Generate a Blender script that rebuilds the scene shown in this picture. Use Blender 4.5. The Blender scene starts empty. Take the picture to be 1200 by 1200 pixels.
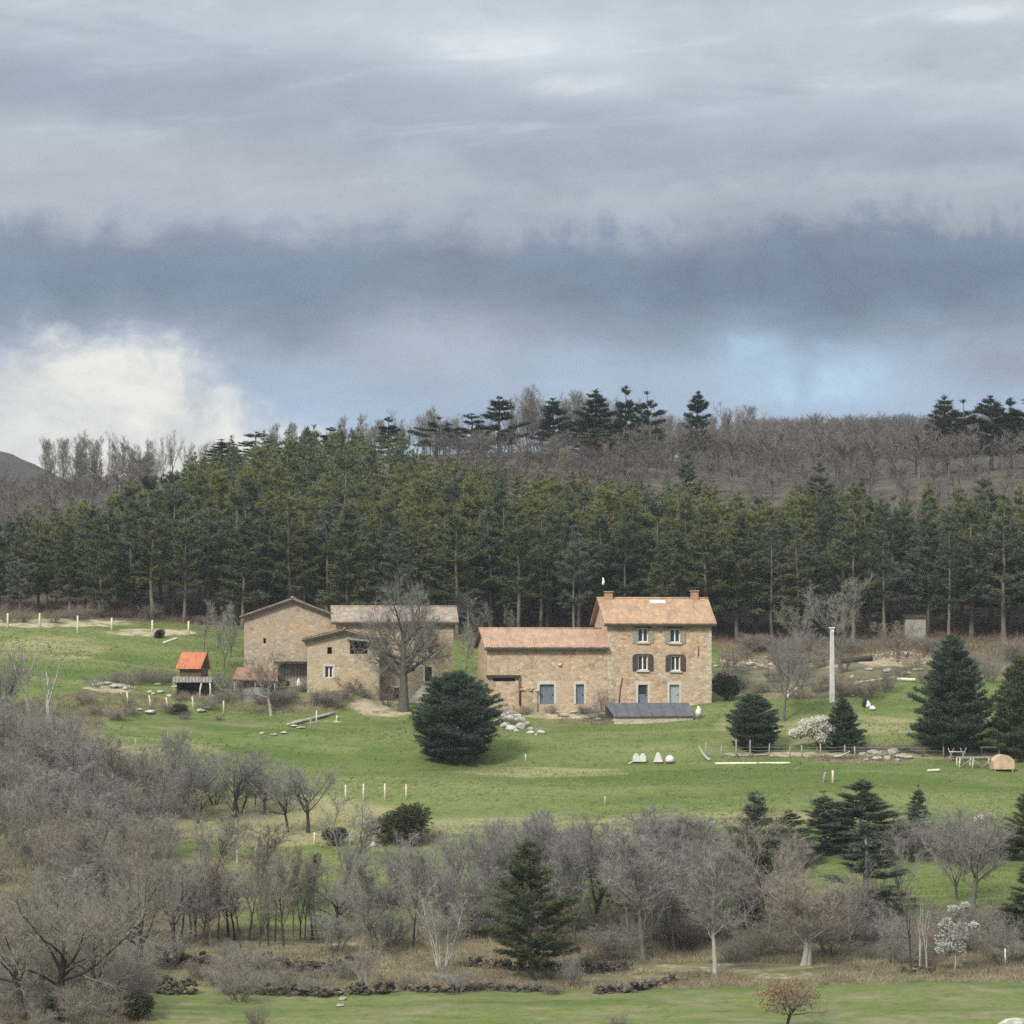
import bpy, bmesh, math, random
import numpy as np
from math import radians, sin, cos, pi, sqrt
from mathutils import Vector

SC = bpy.context.scene
COL = SC.collection
R = random.Random(11)
NR = np.random.default_rng(11)
FPX, HV = 3600.0, 760.0          # focal length in photo pixels, row of the horizon
EXPO = 1.3

# ------------------------------------------------------------------ basics
def lin(c):
    return tuple(((x / 255 / 12.92) if x / 255 <= .04045 else ((x / 255 + .055) / 1.055) ** 2.4) for x in c)

def link(o, parent=None):
    COL.objects.link(o)
    if parent is not None:
        o.parent = parent
    return o

def tag(o, label=None, cat=None, group=None, kind=None):
    if label: o['label'] = label
    if cat: o['category'] = cat
    if group: o['group'] = group
    if kind: o['kind'] = kind
    return o

def empty(name, loc=(0, 0, 0), rz=0.0, label=None, cat=None, group=None):
    o = bpy.data.objects.new(name, None)
    o.empty_display_size = .3
    link(o); o.location = loc; o.rotation_euler = (0, 0, rz)
    return tag(o, label, cat, group)

def np_mesh(name, V, F, mat=None, smooth=False):
    """V (n,3) floats; F list of int arrays, each (m,k) with one k."""
    me = bpy.data.meshes.new(name)
    V = np.ascontiguousarray(V, dtype=np.float32)
    F = [np.asarray(f, dtype=np.int32) for f in F if len(f)]
    me.vertices.add(len(V)); me.vertices.foreach_set('co', V.ravel())
    loops = np.concatenate([f.ravel() for f in F])
    tot = np.concatenate([np.full(len(f), f.shape[1], dtype=np.int32) for f in F])
    st = np.concatenate([[0], np.cumsum(tot)[:-1]]).astype(np.int32)
    me.loops.add(len(loops)); me.loops.foreach_set('vertex_index', loops)
    me.polygons.add(len(tot)); me.polygons.foreach_set('loop_start', st); me.polygons.foreach_set('loop_total', tot)
    me.polygons.foreach_set('use_smooth', np.full(len(tot), smooth))
    me.update(calc_edges=True)
    if mat: me.materials.append(mat)
    return me

def obj(name, me, parent=None, loc=None, rz=None, mat=None):
    o = bpy.data.objects.new(name, me); link(o, parent)
    if loc is not None: o.location = loc
    if rz is not None: o.rotation_euler = (0, 0, rz)
    if mat is not None:
        o.material_slots[0].link = 'OBJECT'; o.material_slots[0].material = mat
    return o

class MB:
    """collects plain shapes, links them as one mesh object"""
    def __init__(s): s.v = []; s.f = []; s.sm = []
    def add(s, vs, fs, smooth=False):
        b = len(s.v); s.v += [tuple(p) for p in vs]
        s.f += [tuple(i + b for i in f) for f in fs]; s.sm += [smooth] * len(fs)
        return s
    def box(s, x0, x1, y0, y1, z0, z1):
        return s.add([(x0, y0, z0), (x1, y0, z0), (x1, y1, z0), (x0, y1, z0), (x0, y0, z1), (x1, y0, z1), (x1, y1, z1), (x0, y1, z1)],
                     [(0, 3, 2, 1), (4, 5, 6, 7), (0, 1, 5, 4), (1, 2, 6, 5), (2, 3, 7, 6), (3, 0, 4, 7)])
    def tube(s, pts, rad, n=8, cap=True, wob=0.0):
        pts = [Vector(p) for p in pts]
        if not hasattr(rad, '__len__'): rad = [rad] * len(pts)
        vs = []; fs = []
        for i, p in enumerate(pts):
            t = (pts[min(i + 1, len(pts) - 1)] - pts[max(i - 1, 0)]).normalized()
            a = t.cross(Vector((0.31, .95, .02)) if abs(t.y) < .9 else Vector((1, 0, 0))).normalized(); b = t.cross(a)
            for k in range(n):
                q = 2 * pi * k / n; r = rad[i] * (1 + R.uniform(-wob, wob))
                vs.append(p + a * cos(q) * r + b * sin(q) * r)
        for i in range(len(pts) - 1):
            for k in range(n):
                fs.append((i * n + k, i * n + (k + 1) % n, (i + 1) * n + (k + 1) % n, (i + 1) * n + k))
        if cap:
            fs.append(tuple(range(n - 1, -1, -1))); fs.append(tuple((len(pts) - 1) * n + k for k in range(n)))
        return s.add(vs, fs, True)
    def prism(s, poly, y0, y1):
        """poly: (x,z) outline counter-clockwise seen from -y"""
        n = len(poly)
        vs = [(x, y0, z) for x, z in poly] + [(x, y1, z) for x, z in poly]
        fs = [tuple(range(n)), tuple(range(2 * n - 1, n - 1, -1))]
        fs += [(i, i + n, (i + 1) % n + n, (i + 1) % n) for i in range(n)]
        return s.add(vs, fs)
    def rock(s, c, r, seed=None, flat=.7, sub=2):
        rr = random.Random(seed if seed is not None else R.random())
        bm = bmesh.new(); bmesh.ops.create_icosphere(bm, subdivisions=sub, radius=1)
        cut = [(Vector((rr.gauss(0, 1), rr.gauss(0, 1), rr.gauss(0, 1))).normalized(), rr.uniform(.62, .95)) for _ in range(9)]
        sx, sy, sz = r * rr.uniform(.8, 1.3), r * rr.uniform(.8, 1.25), r * flat * rr.uniform(.8, 1.2)
        for v in bm.verts:
            for d, h in cut:
                k = v.co.dot(d)
                if k > h: v.co -= d * (k - h)
            v.co *= 1 + rr.uniform(-.05, .05)
        az = rr.uniform(0, 6.28); ca, sa = cos(az), sin(az)
        bm.verts.index_update()
        vs = []
        for v in bm.verts:
            x, y, z = v.co.x * sx, v.co.y * sy, v.co.z * sz
            vs.append((c[0] + x * ca - y * sa, c[1] + x * sa + y * ca, c[2] + z))
        s.add(vs, [tuple(v.index for v in f.verts) for f in bm.faces]); bm.free()
        return s
    def build(s, name, mat, parent=None):
        me = bpy.data.meshes.new(name); me.from_pydata(s.v, [], s.f); me.update()
        me.polygons.foreach_set('use_smooth', s.sm)
        me.materials.append(mat)
        return obj(name, me, parent)

# ------------------------------------------------------------------ material helpers
class NT:
    def __init__(s, tree): s.t = tree; s.n = tree.nodes; s.l = tree.links
    def node(s, typ, **kw):
        nd = s.n.new(typ)
        for k, v in kw.items(): setattr(nd, k, v)
        return nd
    def put(s, inp, val):
        if isinstance(val, bpy.types.NodeSocket): s.l.new(val, inp)
        else: inp.default_value = val
    def m(s, op, a, b=None, c=None, clamp=False):
        nd = s.node('ShaderNodeMath', operation=op, use_clamp=clamp)
        s.put(nd.inputs[0], a)
        if b is not None: s.put(nd.inputs[1], b)
        if c is not None: s.put(nd.inputs[2], c)
        return nd.outputs[0]
    def add(s, a, b): return s.m('ADD', a, b)
    def sub(s, a, b): return s.m('SUBTRACT', a, b)
    def mul(s, a, b): return s.m('MULTIPLY', a, b)
    def smooth(s, x, lo, hi, a=0.0, b=1.0):
        nd = s.node('ShaderNodeMapRange', interpolation_type='SMOOTHSTEP')
        s.put(nd.inputs['Value'], x); nd.inputs['From Min'].default_value = lo; nd.inputs['From Max'].default_value = hi
        nd.inputs['To Min'].default_value = a; nd.inputs['To Max'].default_value = b
        return nd.outputs['Result']
    def mix(s, f, a, b, blend='MIX'):
        nd = s.node('ShaderNodeMix', data_type='RGBA', blend_type=blend)
        s.put(nd.inputs['Factor'], f)
        for i, v in ((6, a), (7, b)):
            if not isinstance(v, bpy.types.NodeSocket) and len(v) == 3: v = (*v, 1)
            s.put(nd.inputs[i], v)
        return nd.outputs[2]
    def vec(s, x, y, z):
        nd = s.node('ShaderNodeCombineXYZ')
        s.put(nd.inputs[0], x); s.put(nd.inputs[1], y); s.put(nd.inputs[2], z)
        return nd.outputs[0]
    def noise(s, v, scale=1.0, detail=4.0, rough=.55, dist=0.0, col=False):
        nd = s.node('ShaderNodeTexNoise')
        if v is not None: s.put(nd.inputs['Vector'], v)
        nd.inputs['Scale'].default_value = scale; nd.inputs['Detail'].default_value = detail
        nd.inputs['Roughness'].default_value = rough; nd.inputs['Distortion'].default_value = dist
        return nd.outputs['Color' if col else 'Fac']
    def mapping(s, v, scale=(1, 1, 1), rot=(0, 0, 0)):
        nd = s.node('ShaderNodeMapping'); s.put(nd.inputs['Vector'], v)
        nd.inputs['Scale'].default_value = scale; nd.inputs['Rotation'].default_value = rot
        return nd.outputs[0]
    def ramp(s, f, stops, interp='LINEAR'):
        nd = s.node('ShaderNodeValToRGB'); s.put(nd.inputs[0], f)
        cr = nd.color_ramp; cr.interpolation = interp
        while len(cr.elements) < len(stops): cr.elements.new(.5)
        for e, (p, c) in zip(cr.elements, stops):
            e.position = p; e.color = (*c, 1)
        return nd.outputs[0]

def material(name, fn, rough=.9, spec=.15, metal=0.0):
    m = bpy.data.materials.new(name); m.use_nodes = True
    nt = NT(m.node_tree); nt.n.clear()
    out = nt.node('ShaderNodeOutputMaterial'); b = nt.node('ShaderNodeBsdfPrincipled')
    nt.l.new(b.outputs[0], out.inputs[0])
    b.inputs['Roughness'].default_value = rough
    b.inputs['Specular IOR Level'].default_value = spec; b.inputs['Metallic'].default_value = metal
    c = fn(nt)
    if isinstance(c, tuple) and len(c) == 2:
        c, h = c
        bp = nt.node('ShaderNodeBump'); nt.put(bp.inputs['Height'], h); bp.inputs['Strength'].default_value = .6; bp.inputs['Distance'].default_value = .06
        nt.l.new(bp.outputs[0], b.inputs['Normal'])
    nt.put(b.inputs['Base Color'], c if isinstance(c, bpy.types.NodeSocket) else (*c, 1))
    return m

def tc(nt, k='Object'): return nt.node('ShaderNodeTexCoord').outputs[k]
def geo(nt): return nt.node('ShaderNodeNewGeometry').outputs['Position']
def rnd(nt): return nt.node('ShaderNodeObjectInfo').outputs['Random']

def plain(name, c, var=.25, scale=3.0, rough=.85, spec=.2):
    def f(nt):
        n = nt.noise(tc(nt), scale, 5, .6)
        lo = tuple(x * (1 - var) for x in c); hi = tuple(min(1, x * (1 + var)) for x in c)
        return nt.mix(nt.smooth(n, .3, .7), lo, hi)
    return material(name, f, rough, spec)

def stone_mat(name, tones, mortar, sc=2.6, patch=None):
    def f(nt):
        p = tc(nt)
        w = nt.noise(p, 1.3, 3, .5, col=True)
        add = nt.node('ShaderNodeVectorMath', operation='MULTIPLY_ADD')
        nt.put(add.inputs[0], w); add.inputs[1].default_value = (.25, .25, .25); nt.put(add.inputs[2], p)
        q = nt.mapping(add.outputs[0], (1, 1, 1.5))
        vo = nt.node('ShaderNodeTexVoronoi', feature='F1'); nt.put(vo.inputs['Vector'], q); vo.inputs['Scale'].default_value = sc
        ve = nt.node('ShaderNodeTexVoronoi', feature='DISTANCE_TO_EDGE'); nt.put(ve.inputs['Vector'], q); ve.inputs['Scale'].default_value = sc
        sep = nt.node('ShaderNodeSeparateColor'); nt.put(sep.inputs[0], vo.outputs['Color'])
        c = nt.ramp(sep.outputs[0], [(i / (len(tones) - 1), t) for i, t in enumerate(tones)])
        big = nt.noise(p, .45, 4, .6)
        c = nt.mix(nt.smooth(big, .35, .7), c, nt.mix(1.0, c, (1.18, 1.0, .78), 'MULTIPLY'))
        c = nt.mix(nt.smooth(nt.noise(p, .22, 3, .6), .5, .68, 0, .55), c, patch or mortar)
        fine = nt.noise(p, 14, 4, .6)
        c = nt.mix(nt.smooth(fine, .3, .75, 0, .3), c, tuple(x * .5 for x in mortar))
        joint = nt.smooth(ve.outputs['Distance'], .015, .075)
        c = nt.mix(joint, mortar, c)
        return c, nt.add(nt.mul(joint, .8), nt.mul(fine, .4))
    return material(name, f, .92, .1)

def tile_mat(name, c0, c1, moss):
    def f(nt):
        p = tc(nt)
        n = nt.noise(p, 7, 5, .7); b = nt.noise(p, .7, 4, .6)
        w = nt.node('ShaderNodeTexWhiteNoise')
        sn = nt.node('ShaderNodeVectorMath', operation='SNAP'); nt.put(sn.inputs[0], p); sn.inputs[1].default_value = (.24, .33, 50)
        nt.put(w.inputs['Vector'], sn.outputs[0])
        c = nt.mix(w.outputs[0], c0, c1)
        c = nt.mix(nt.smooth(n, .45, .8, 0, .4), c, tuple(x * .55 for x in c0))
        return nt.mix(nt.smooth(nt.noise(nt.mapping(p, (1, .35, .35)), 1.4, 5, .7), .42, .7, 0, .6), nt.mix(nt.smooth(b, .42, .66, 0, .8), c, moss), tuple(x * .6 for x in c0))
    return material(name, f, .85, .15)

def leaf_mat(name, ca, cb, cc, var=.5, ns=.5):
    """needles / leaves: object-to-object and clump-to-clump colour change"""
    def f(nt):
        r = rnd(nt); p = geo(nt)
        n = nt.noise(p, ns, 4, .6)
        c = nt.mix(r, ca, cb)
        c = nt.mix(nt.smooth(n, .42, .68, 0, .8), c, cc)
        n2 = nt.noise(p, 4.0, 3, .6)
        return nt.mix(nt.smooth(n2, .3, .7, 0, var), c, tuple(x * .5 for x in ca))
    m = material(name, f, .8, .12)
    nt = NT(m.node_tree)
    b = next(n for n in nt.n if n.type == 'BSDF_PRINCIPLED'); out = next(n for n in nt.n if n.type == 'OUTPUT_MATERIAL')
    tr = nt.node('ShaderNodeBsdfTranslucent'); nt.l.new(b.inputs['Base Color'].links[0].from_socket, tr.inputs[0])
    mx = nt.node('ShaderNodeMixShader'); mx.inputs[0].default_value = .25
    nt.l.new(b.outputs[0], mx.inputs[1]); nt.l.new(tr.outputs[0], mx.inputs[2]); nt.l.new(mx.outputs[0], out.inputs[0])
    return m

def bark_mat(name, ca, cb):
    def f(nt):
        p = geo(nt)
        n = nt.noise(nt.mapping(p, (3, 3, 1)), 2.2, 4, .6)
        c = nt.mix(nt.smooth(n, .3, .7), ca, cb)
        return nt.mix(nt.mul(rnd(nt), .45), c, tuple(x * .6 for x in ca))
    return material(name, f, .95, .05)

M = {}
M['farm_stone'] = stone_mat('warm granite rubble', [(.36, .26, .185), (.55, .43, .315), (.46, .335, .23), (.63, .52, .39), (.32, .235, .17), (.52, .37, .26)], (.54, .44, .335), 2.2, (.55, .45, .33))
M['barn_stone'] = stone_mat('grey brown granite rubble', [(.30, .255, .205), (.44, .37, .29), (.37, .30, .235), (.50, .425, .335), (.27, .225, .185)], (.42, .36, .29), 2.2, (.41, .35, .285))
M['loft_stone'] = stone_mat('ochre rendered rubble', [(.42, .355, .265), (.52, .445, .335), (.39, .325, .24), (.58, .50, .38)], (.50, .43, .325), 2.2, (.46, .40, .29))
M['wing_stone'] = stone_mat('pale granite rubble', [(.36, .30, .22), (.48, .41, .29), (.30, .24, .17), (.58, .50, .37), (.26, .21, .16)], (.46, .39, .29), 1.8, (.44, .38, .28))
M['field_stone'] = stone_mat('field stone', [(.42, .38, .30), (.52, .48, .39), (.36, .33, .27)], (.45, .42, .35), 1.5)
M['dark_stone'] = stone_mat('mossy wall stone', [(.07, .065, .055), (.12, .115, .10), (.05, .048, .04), (.17, .16, .14)], (.045, .042, .035), 2.0, (.06, .06, .04))
M['dressed'] = plain('pale dressed granite', (.55, .51, .44), .15, 5)
M['quoin'] = plain('buff corner stones', (.50, .42, .32), .25, 3)
M['orange_tile'] = tile_mat('orange clay tiles', (.36, .225, .140), (.48, .32, .205), (.33, .235, .16))
M['pink_tile'] = tile_mat('weathered pink tiles', (.36, .225, .155), (.45, .30, .21), (.33, .245, .18))
M['old_tile'] = tile_mat('old buff tiles', (.27, .215, .17), (.38, .31, .245), (.22, .185, .145))
M['new_tile'] = tile_mat('bright orange tiles', (.42, .145, .075), (.55, .215, .11), (.40, .17, .09))
M['rust_tile'] = tile_mat('rust red tiles', (.27, .14, .10), (.34, .19, .135), (.24, .17, .12))
M['dark_wood'] = plain('dark weathered timber', (.06, .048, .04), .4, 6)
M['grey_wood'] = plain('silvered timber', (.30, .28, .25), .3, 6)
M['pale_wood'] = plain('pale split chestnut', (.60, .55, .43), .2, 6)
M['brown_wood'] = plain('brown boards', (.13, .08, .055), .35, 6)
M['white_paint'] = plain('white paint', (.78, .77, .74), .06, 5, .6)
M['blue_door'] = plain('grey blue paint', (.16, .19, .23), .15, 4, .6)
M['pale_door'] = plain('pale grey paint', (.36, .40, .42), .1, 4, .6)
M['shutter'] = plain('dark brown shutters', (.07, .058, .052), .2, 4, .6)
M['grey_shutter'] = plain('grey beige shutters', (.30, .27, .23), .15, 4, .7)
M['glass'] = material('window glass', lambda nt: (.03, .036, .042), .08, .5)
M['sky_glass'] = material('roof glass', lambda nt: (.45, .47, .47), .2, .5)
M['brick'] = plain('chimney brick', (.42, .24, .16), .3, 8)
M['concrete'] = plain('pole concrete', (.56, .56, .54), .1, 2)
M['slate'] = plain('dark grey sheeting', (.085, .085, .095), .2, 1.5, .55, .4)
M['dark'] = plain('black plastic', (.02, .02, .02), .3, 4, .6)
M['white_bag'] = plain('white sheeting', (.62, .61, .57), .08, 4, .7)
M['grey_tank'] = plain('grey tarpaulin', (.25, .25, .25), .25, 2, .6)
M['tarp'] = plain('pinkish tarpaulin', (.52, .37, .26), .2, 2, .7)
M['hose'] = plain('yellow green cut grass', (.36, .38, .13), .25, 4)
M['rust'] = plain('rusty iron', (.26, .09, .05), .3, 6)
M['rock'] = material('pale granite rock', lambda nt: (lambda p: (nt.mix(nt.smooth(nt.noise(p, 1.7, 5, .65), .35, .68), (.26, .24, .2), (.48, .45, .38)), nt.noise(p, 5, 4, .6)))(geo(nt)), .95, .1)
M['white_rock'] = material('bleached rock', lambda nt: (lambda p: (nt.mix(nt.smooth(nt.noise(p, 1.7, 5, .65), .35, .68), (.29, .275, .235), (.53, .51, .45)), nt.noise(p, 5, 4, .6)))(geo(nt)), .95, .1)
# vegetation
M['pine_olive'] = leaf_mat('olive pine needles', (.105, .122, .062), (.135, .15, .072), (.165, .175, .085))
M['pine_yellow'] = leaf_mat('yellow green pine needles', (.175, .19, .066), (.225, .23, .085), (.135, .16, .064))  # younger pines' yellow green, lightened to paint in sun on the crowns
M['pine_blue'] = leaf_mat('blue green pine needles', (.070, .104, .070), (.090, .126, .082), (.118, .15, .09))
M['pine_dark'] = leaf_mat('dark skyline pine needles', (.034, .050, .036), (.042, .058, .042), (.055, .072, .046))
M['pine_grey'] = leaf_mat('grey green pine needles', (.125, .145, .10), (.145, .165, .115), (.175, .19, .13))
M['cypress'] = leaf_mat('dark green conifer sprays', (.064, .10, .068), (.080, .118, .078), (.108, .152, .094), .5, .9)
M['ivy'] = leaf_mat('olive evergreen leaves', (.07, .078, .035), (.085, .09, .04), (.12, .12, .055), .5, 1.0)
M['dark_leaf'] = leaf_mat('dark evergreen leaves', (.035, .045, .028), (.045, .055, .03), (.06, .065, .04), .5, 1.0)
M['brown_leaf'] = leaf_mat('withered oak leaves', (.33, .22, .125), (.38, .26, .15), (.25, .17, .10), .5, 1.2)
M['blossom'] = leaf_mat('cream blossom', (.74, .71, .62), (.76, .73, .64), (.58, .55, .45), .2, 1.0)
M['white_blossom'] = leaf_mat('white blossom', (.52, .52, .49), (.55, .55, .52), (.38, .38, .34), .2, 1.0)
M['twig_grey'] = bark_mat('grey twigs', (.235, .222, .195), (.32, .305, .272))
M['twig_purple'] = bark_mat('purplish grey twigs', (.205, .195, .18), (.28, .268, .248))
M['twig_brown'] = bark_mat('brown twigs', (.225, .195, .16), (.305, .265, .22))
M['twig_red'] = bark_mat('russet twigs', (.23, .19, .155), (.30, .25, .205))
M['twig_pale'] = bark_mat('pale twigs', (.26, .24, .19), (.34, .31, .26))
M['bark_grey'] = bark_mat('grey bark', (.13, .12, .10), (.21, .19, .165))
M['bark_walnut'] = bark_mat('walnut bark', (.095, .088, .074), (.155, .145, .122))
M['twig_walnut'] = bark_mat('walnut twigs', (.19, .178, .157), (.26, .248, .22))
M['bark_dark'] = bark_mat('dark bark', (.045, .04, .036), (.085, .075, .065))
M['bark_pale'] = bark_mat('pale bark', (.36, .34, .30), (.5, .47, .42))
M['bark_pine'] = bark_mat('pine bark', (.13, .115, .10), (.21, .185, .16))

# ------------------------------------------------------------------ terrain: rows of the photograph turned into a valley and hill
CU = np.array([-700, 0, 100, 200, 300, 400, 460, 600, 750, 900, 1000, 1100, 1200, 1900.])
ROWS = {
 165: [1262] * 14,
 185: [1204, 1204, 1203, 1202, 1202, 1202, 1202, 1202, 1201, 1201, 1200, 1200, 1200, 1200],
 197: [1160, 1160, 1160, 1158, 1160, 1162, 1163, 1163, 1158, 1155, 1152, 1150, 1150, 1150],
 205: [1128, 1130, 1130, 1128, 1130, 1132, 1134, 1136, 1135, 1133, 1128, 1126, 1126, 1126],
 218: [1085, 1085, 1088, 1090, 1095, 1096, 1096, 1096, 1096, 1096, 1090, 1085, 1085, 1085],
 236: [1020, 1020, 1025, 1030, 1035, 1037, 1037, 1035, 1035, 1035, 1030, 1025, 1025, 1025],
 256: [950, 950, 955, 960, 966, 970, 970, 968, 966, 964, 962, 960, 960, 960],
 275: [885, 885, 888, 893, 902, 906, 907, 905, 903, 898, 896, 898, 902, 902],
 289: [832, 832, 838, 846, 852, 854, 855, 857, 857, 850, 846, 848, 852, 852],
 297: [798, 800, 808, 817, 818, 812, 828, 834, 832, 822, 812, 812, 818, 818],
 303: [785, 788, 795, 804, 806, 802, 818, 826, 826, 812, 798, 800, 806, 806],
 311: [760, 765, 770, 780, 790, 798, 812, 816, 816, 798, 785, 788, 795, 795],
 325: [722, 728, 735, 742, 752, 765, 770, 772, 774, 772, 765, 760, 765, 765],
 335: [710, 716, 720, 725, 732, 737, 738, 742, 746, 752, 750, 747, 748, 748],
 360: [690, 690, 690, 690, 690, 692, 695, 700, 708, 715, 714, 710, 710, 710],
 400: [650, 650, 625, 604, 592, 590, 590, 592, 605, 622, 622, 618, 615, 615],
 430: [620, 622, 592, 568, 550, 545, 542, 537, 545, 578, 578, 574, 570, 570],
 450: [598, 604, 582, 562, 546, 540, 536, 530, 536, 560, 562, 556, 550, 550],
 520: [570, 585, 600, 612, 606, 600, 595, 575, 548, 530, 528, 526, 524, 524],
 600: [560, 588, 620, 640, 640, 635, 630, 610, 545, 516, 510, 511, 512, 512],
 660: [575, 600, 640, 655, 660, 660, 655, 640, 570, 525, 516, 517, 517, 517],
 760: [640, 650, 680, 690, 700, 700, 700, 690, 640, 590, 570, 570, 570, 570],
}
RY = np.array(sorted(ROWS)); RV = np.array([ROWS[k] for k in RY], float)
RZ = (HV - RV) / FPX * RY[:, None]
RYX = np.concatenate([[-1600, -300, -20, 6, 25, 60, 110], RY, [1000, 1500, 4000]])
near = np.array([[-60], [-14], [-1.8], [-2.2], [-6], [-17], [-24]]) * np.ones((1, len(CU)))
far_ = np.array([[12], [-20], [-60]]) * np.ones((1, len(CU)))
RZX = np.vstack([near, RZ, far_])

def smooth_w(t): return t * t * (3 - 2 * t) * .5 + t * .5
def fbm(x, y, seed=0, octs=4, base=20.0):
    """cheap value noise, vectorised"""
    x = np.asarray(x, float); y = np.asarray(y, float); tot = np.zeros(np.broadcast(x, y).shape); amp = 1.0
    for o in range(octs):
        sx = x / base * 2 ** o + 17.3 * seed; sy = y / base * 2 ** o + 9.1 * seed + 31 * o
        ix = np.floor(sx); iy = np.floor(sy); fx = sx - ix; fy = sy - iy
        fx = fx * fx * (3 - 2 * fx); fy = fy * fy * (3 - 2 * fy)
        def h(a, b):
            v = np.sin(a * 127.1 + b * 311.7 + seed * 74.7) * 43758.5453
            return v - np.floor(v)
        tot = tot + amp * ((h(ix, iy) * (1 - fx) + h(ix + 1, iy) * fx) * (1 - fy) + (h(ix, iy + 1) * (1 - fx) + h(ix + 1, iy + 1) * fx) * fy - .5)
        amp *= .5
    return tot

def gz_arr(x, y):
    x = np.asarray(x, float); y = np.asarray(y, float)
    u = np.clip(600 + FPX * x / np.maximum(y, 120), CU[0], CU[-1])
    yy = np.clip(y, RYX[0], RYX[-1])
    i = np.clip(np.searchsorted(RYX, yy, 'right') - 1, 0, len(RYX) - 2)
    j = np.clip(np.searchsorted(CU, u, 'right') - 1, 0, len(CU) - 2)
    t = smooth_w((yy - RYX[i]) / (RYX[i + 1] - RYX[i])); s = smooth_w((u - CU[j]) / (CU[j + 1] - CU[j]))
    z = (RZX[i, j] * (1 - s) + RZX[i, j + 1] * s) * (1 - t) + (RZX[i + 1, j] * (1 - s) + RZX[i + 1, j + 1] * s) * t
    k = np.clip((y - 150) / 40, 0, 1)
    return z + k * (.35 * fbm(x, y, 3, 4, 14.0) + .10 * fbm(x, y, 5, 2, 2.2))
def gz(x, y): return float(gz_arr(x, y))
def at(u, v, Y): return Vector(((u - 600) / FPX * Y, Y, (HV - v) / FPX * Y))
def on(u, Y):
    x = (u - 600) / FPX * Y
    return Vector((x, Y, gz(x, Y)))
YS = np.arange(170, 640, .25)
def hit(u, v, y0=170):
    """where the photo's ray (u, v) meets the ground"""
    ys = YS[YS >= y0]; x = (u - 600) / FPX * ys
    vv = HV - FPX * gz_arr(x, ys) / ys
    k = int(np.argmax(vv <= v))
    return on(u, float(ys[k]))

def ellipse(u, v, cu, cv, ru, rv): return np.clip(1.6 - 1.6 * (((u - cu) / ru) ** 2 + ((v - cv) / rv) ** 2), 0, 1)

def zones(x, y, z):
    """litter, sand, dry grass weights of the ground"""
    yy = np.maximum(y, 100); u = 600 + FPX * x / yy; v = HV - FPX * z / yy
    sm = lambda t, a, b: np.clip((t - a) / (b - a), 0, 1)
    litter = sm(y, 328, 334)
    belt = sm(y, 194, 199) * (1 - sm(y, 214, 232))
    belt = np.maximum(belt, sm(y, 194, 199) * (1 - sm(y, 236, 262)) * (1 - sm(u, 180, 420)))
    open_r = sm(u, 1000, 1060) * sm(y, 209, 214)
    litter = np.maximum(litter, .72 * belt * (1 - open_r))
    litter = np.maximum(litter, .8 * sm(-u, -330, 40) * sm(y, 240, 255) * (1 - sm(y, 285, 296)) * (1 - sm(u, 90, 220)))
    litter = np.maximum(litter, .62 * sm(u, 835, 850) * sm(y, 302, 310))
    litter = np.maximum(litter, .8 * ellipse(u, v, 40, 1190, 170, 60))
    litter = np.maximum(litter, .72 * ellipse(u, v, 940, 796, 130, 30))
    for a in ((110, 826, 130, 22, .52), (40, 850, 110, 34, .66), (330, 826, 100, 16, .56), (230, 850, 120, 16, .42), (480, 978, 60, 22, .5), (640, 850, 60, 10, .45), (900, 868, 110, 8, .4), (1150, 920, 60, 10, .36)):
        litter = np.maximum(litter, a[4] * ellipse(u, v, *a[:4]))
    litter = np.maximum(litter, .40 * (1 - sm(y, 198, 200)))
    litter = np.maximum(litter, .6 * ellipse(u, v, 260, 812, 75, 18))
    litter = np.maximum(litter, .6 * ellipse(u, v, 1010, 888, 90, 9))
    litter = np.maximum(litter, .55 * ellipse(u, v, 690, 842, 60, 12))
    sand = ellipse(u, v, 440, 826, 46, 10)
    for a in ((455, 836, 45, 5), (372, 845, 45, 3), (890, 776, 70, 10), (1050, 772, 70, 13), (965, 775, 40, 10), (1120, 886, 80, 6),
              (960, 884, 150, 4), (60, 730, 130, 7), (180, 741, 70, 6), (840, 1134, 150, 8), (920, 1141, 60, 10), (340, 1106, 160, 5), (250, 1140, 120, 5), (660, 838, 60, 6), (130, 806, 40, 8), (700, 1146, 130, 5), (330, 800, 60, 6)):
        sand = np.maximum(sand, .85 * ellipse(u, v, *a))
    sand = sand * np.where(v > 1085, .62, 1.0)
    dry = ellipse(u, v, 330, 962, 190, 36)
    for a in ((470, 985, 80, 20), (640, 905, 140, 8), (620, 968, 260, 14), (180, 880, 110, 12), (60, 760, 90, 20), (900, 960, 260, 12), (1000, 850, 130, 16), (880, 850, 60, 20)):
        dry = np.maximum(dry, .6 * ellipse(u, v, *a))
    return litter, sand, dry, u, v

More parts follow.
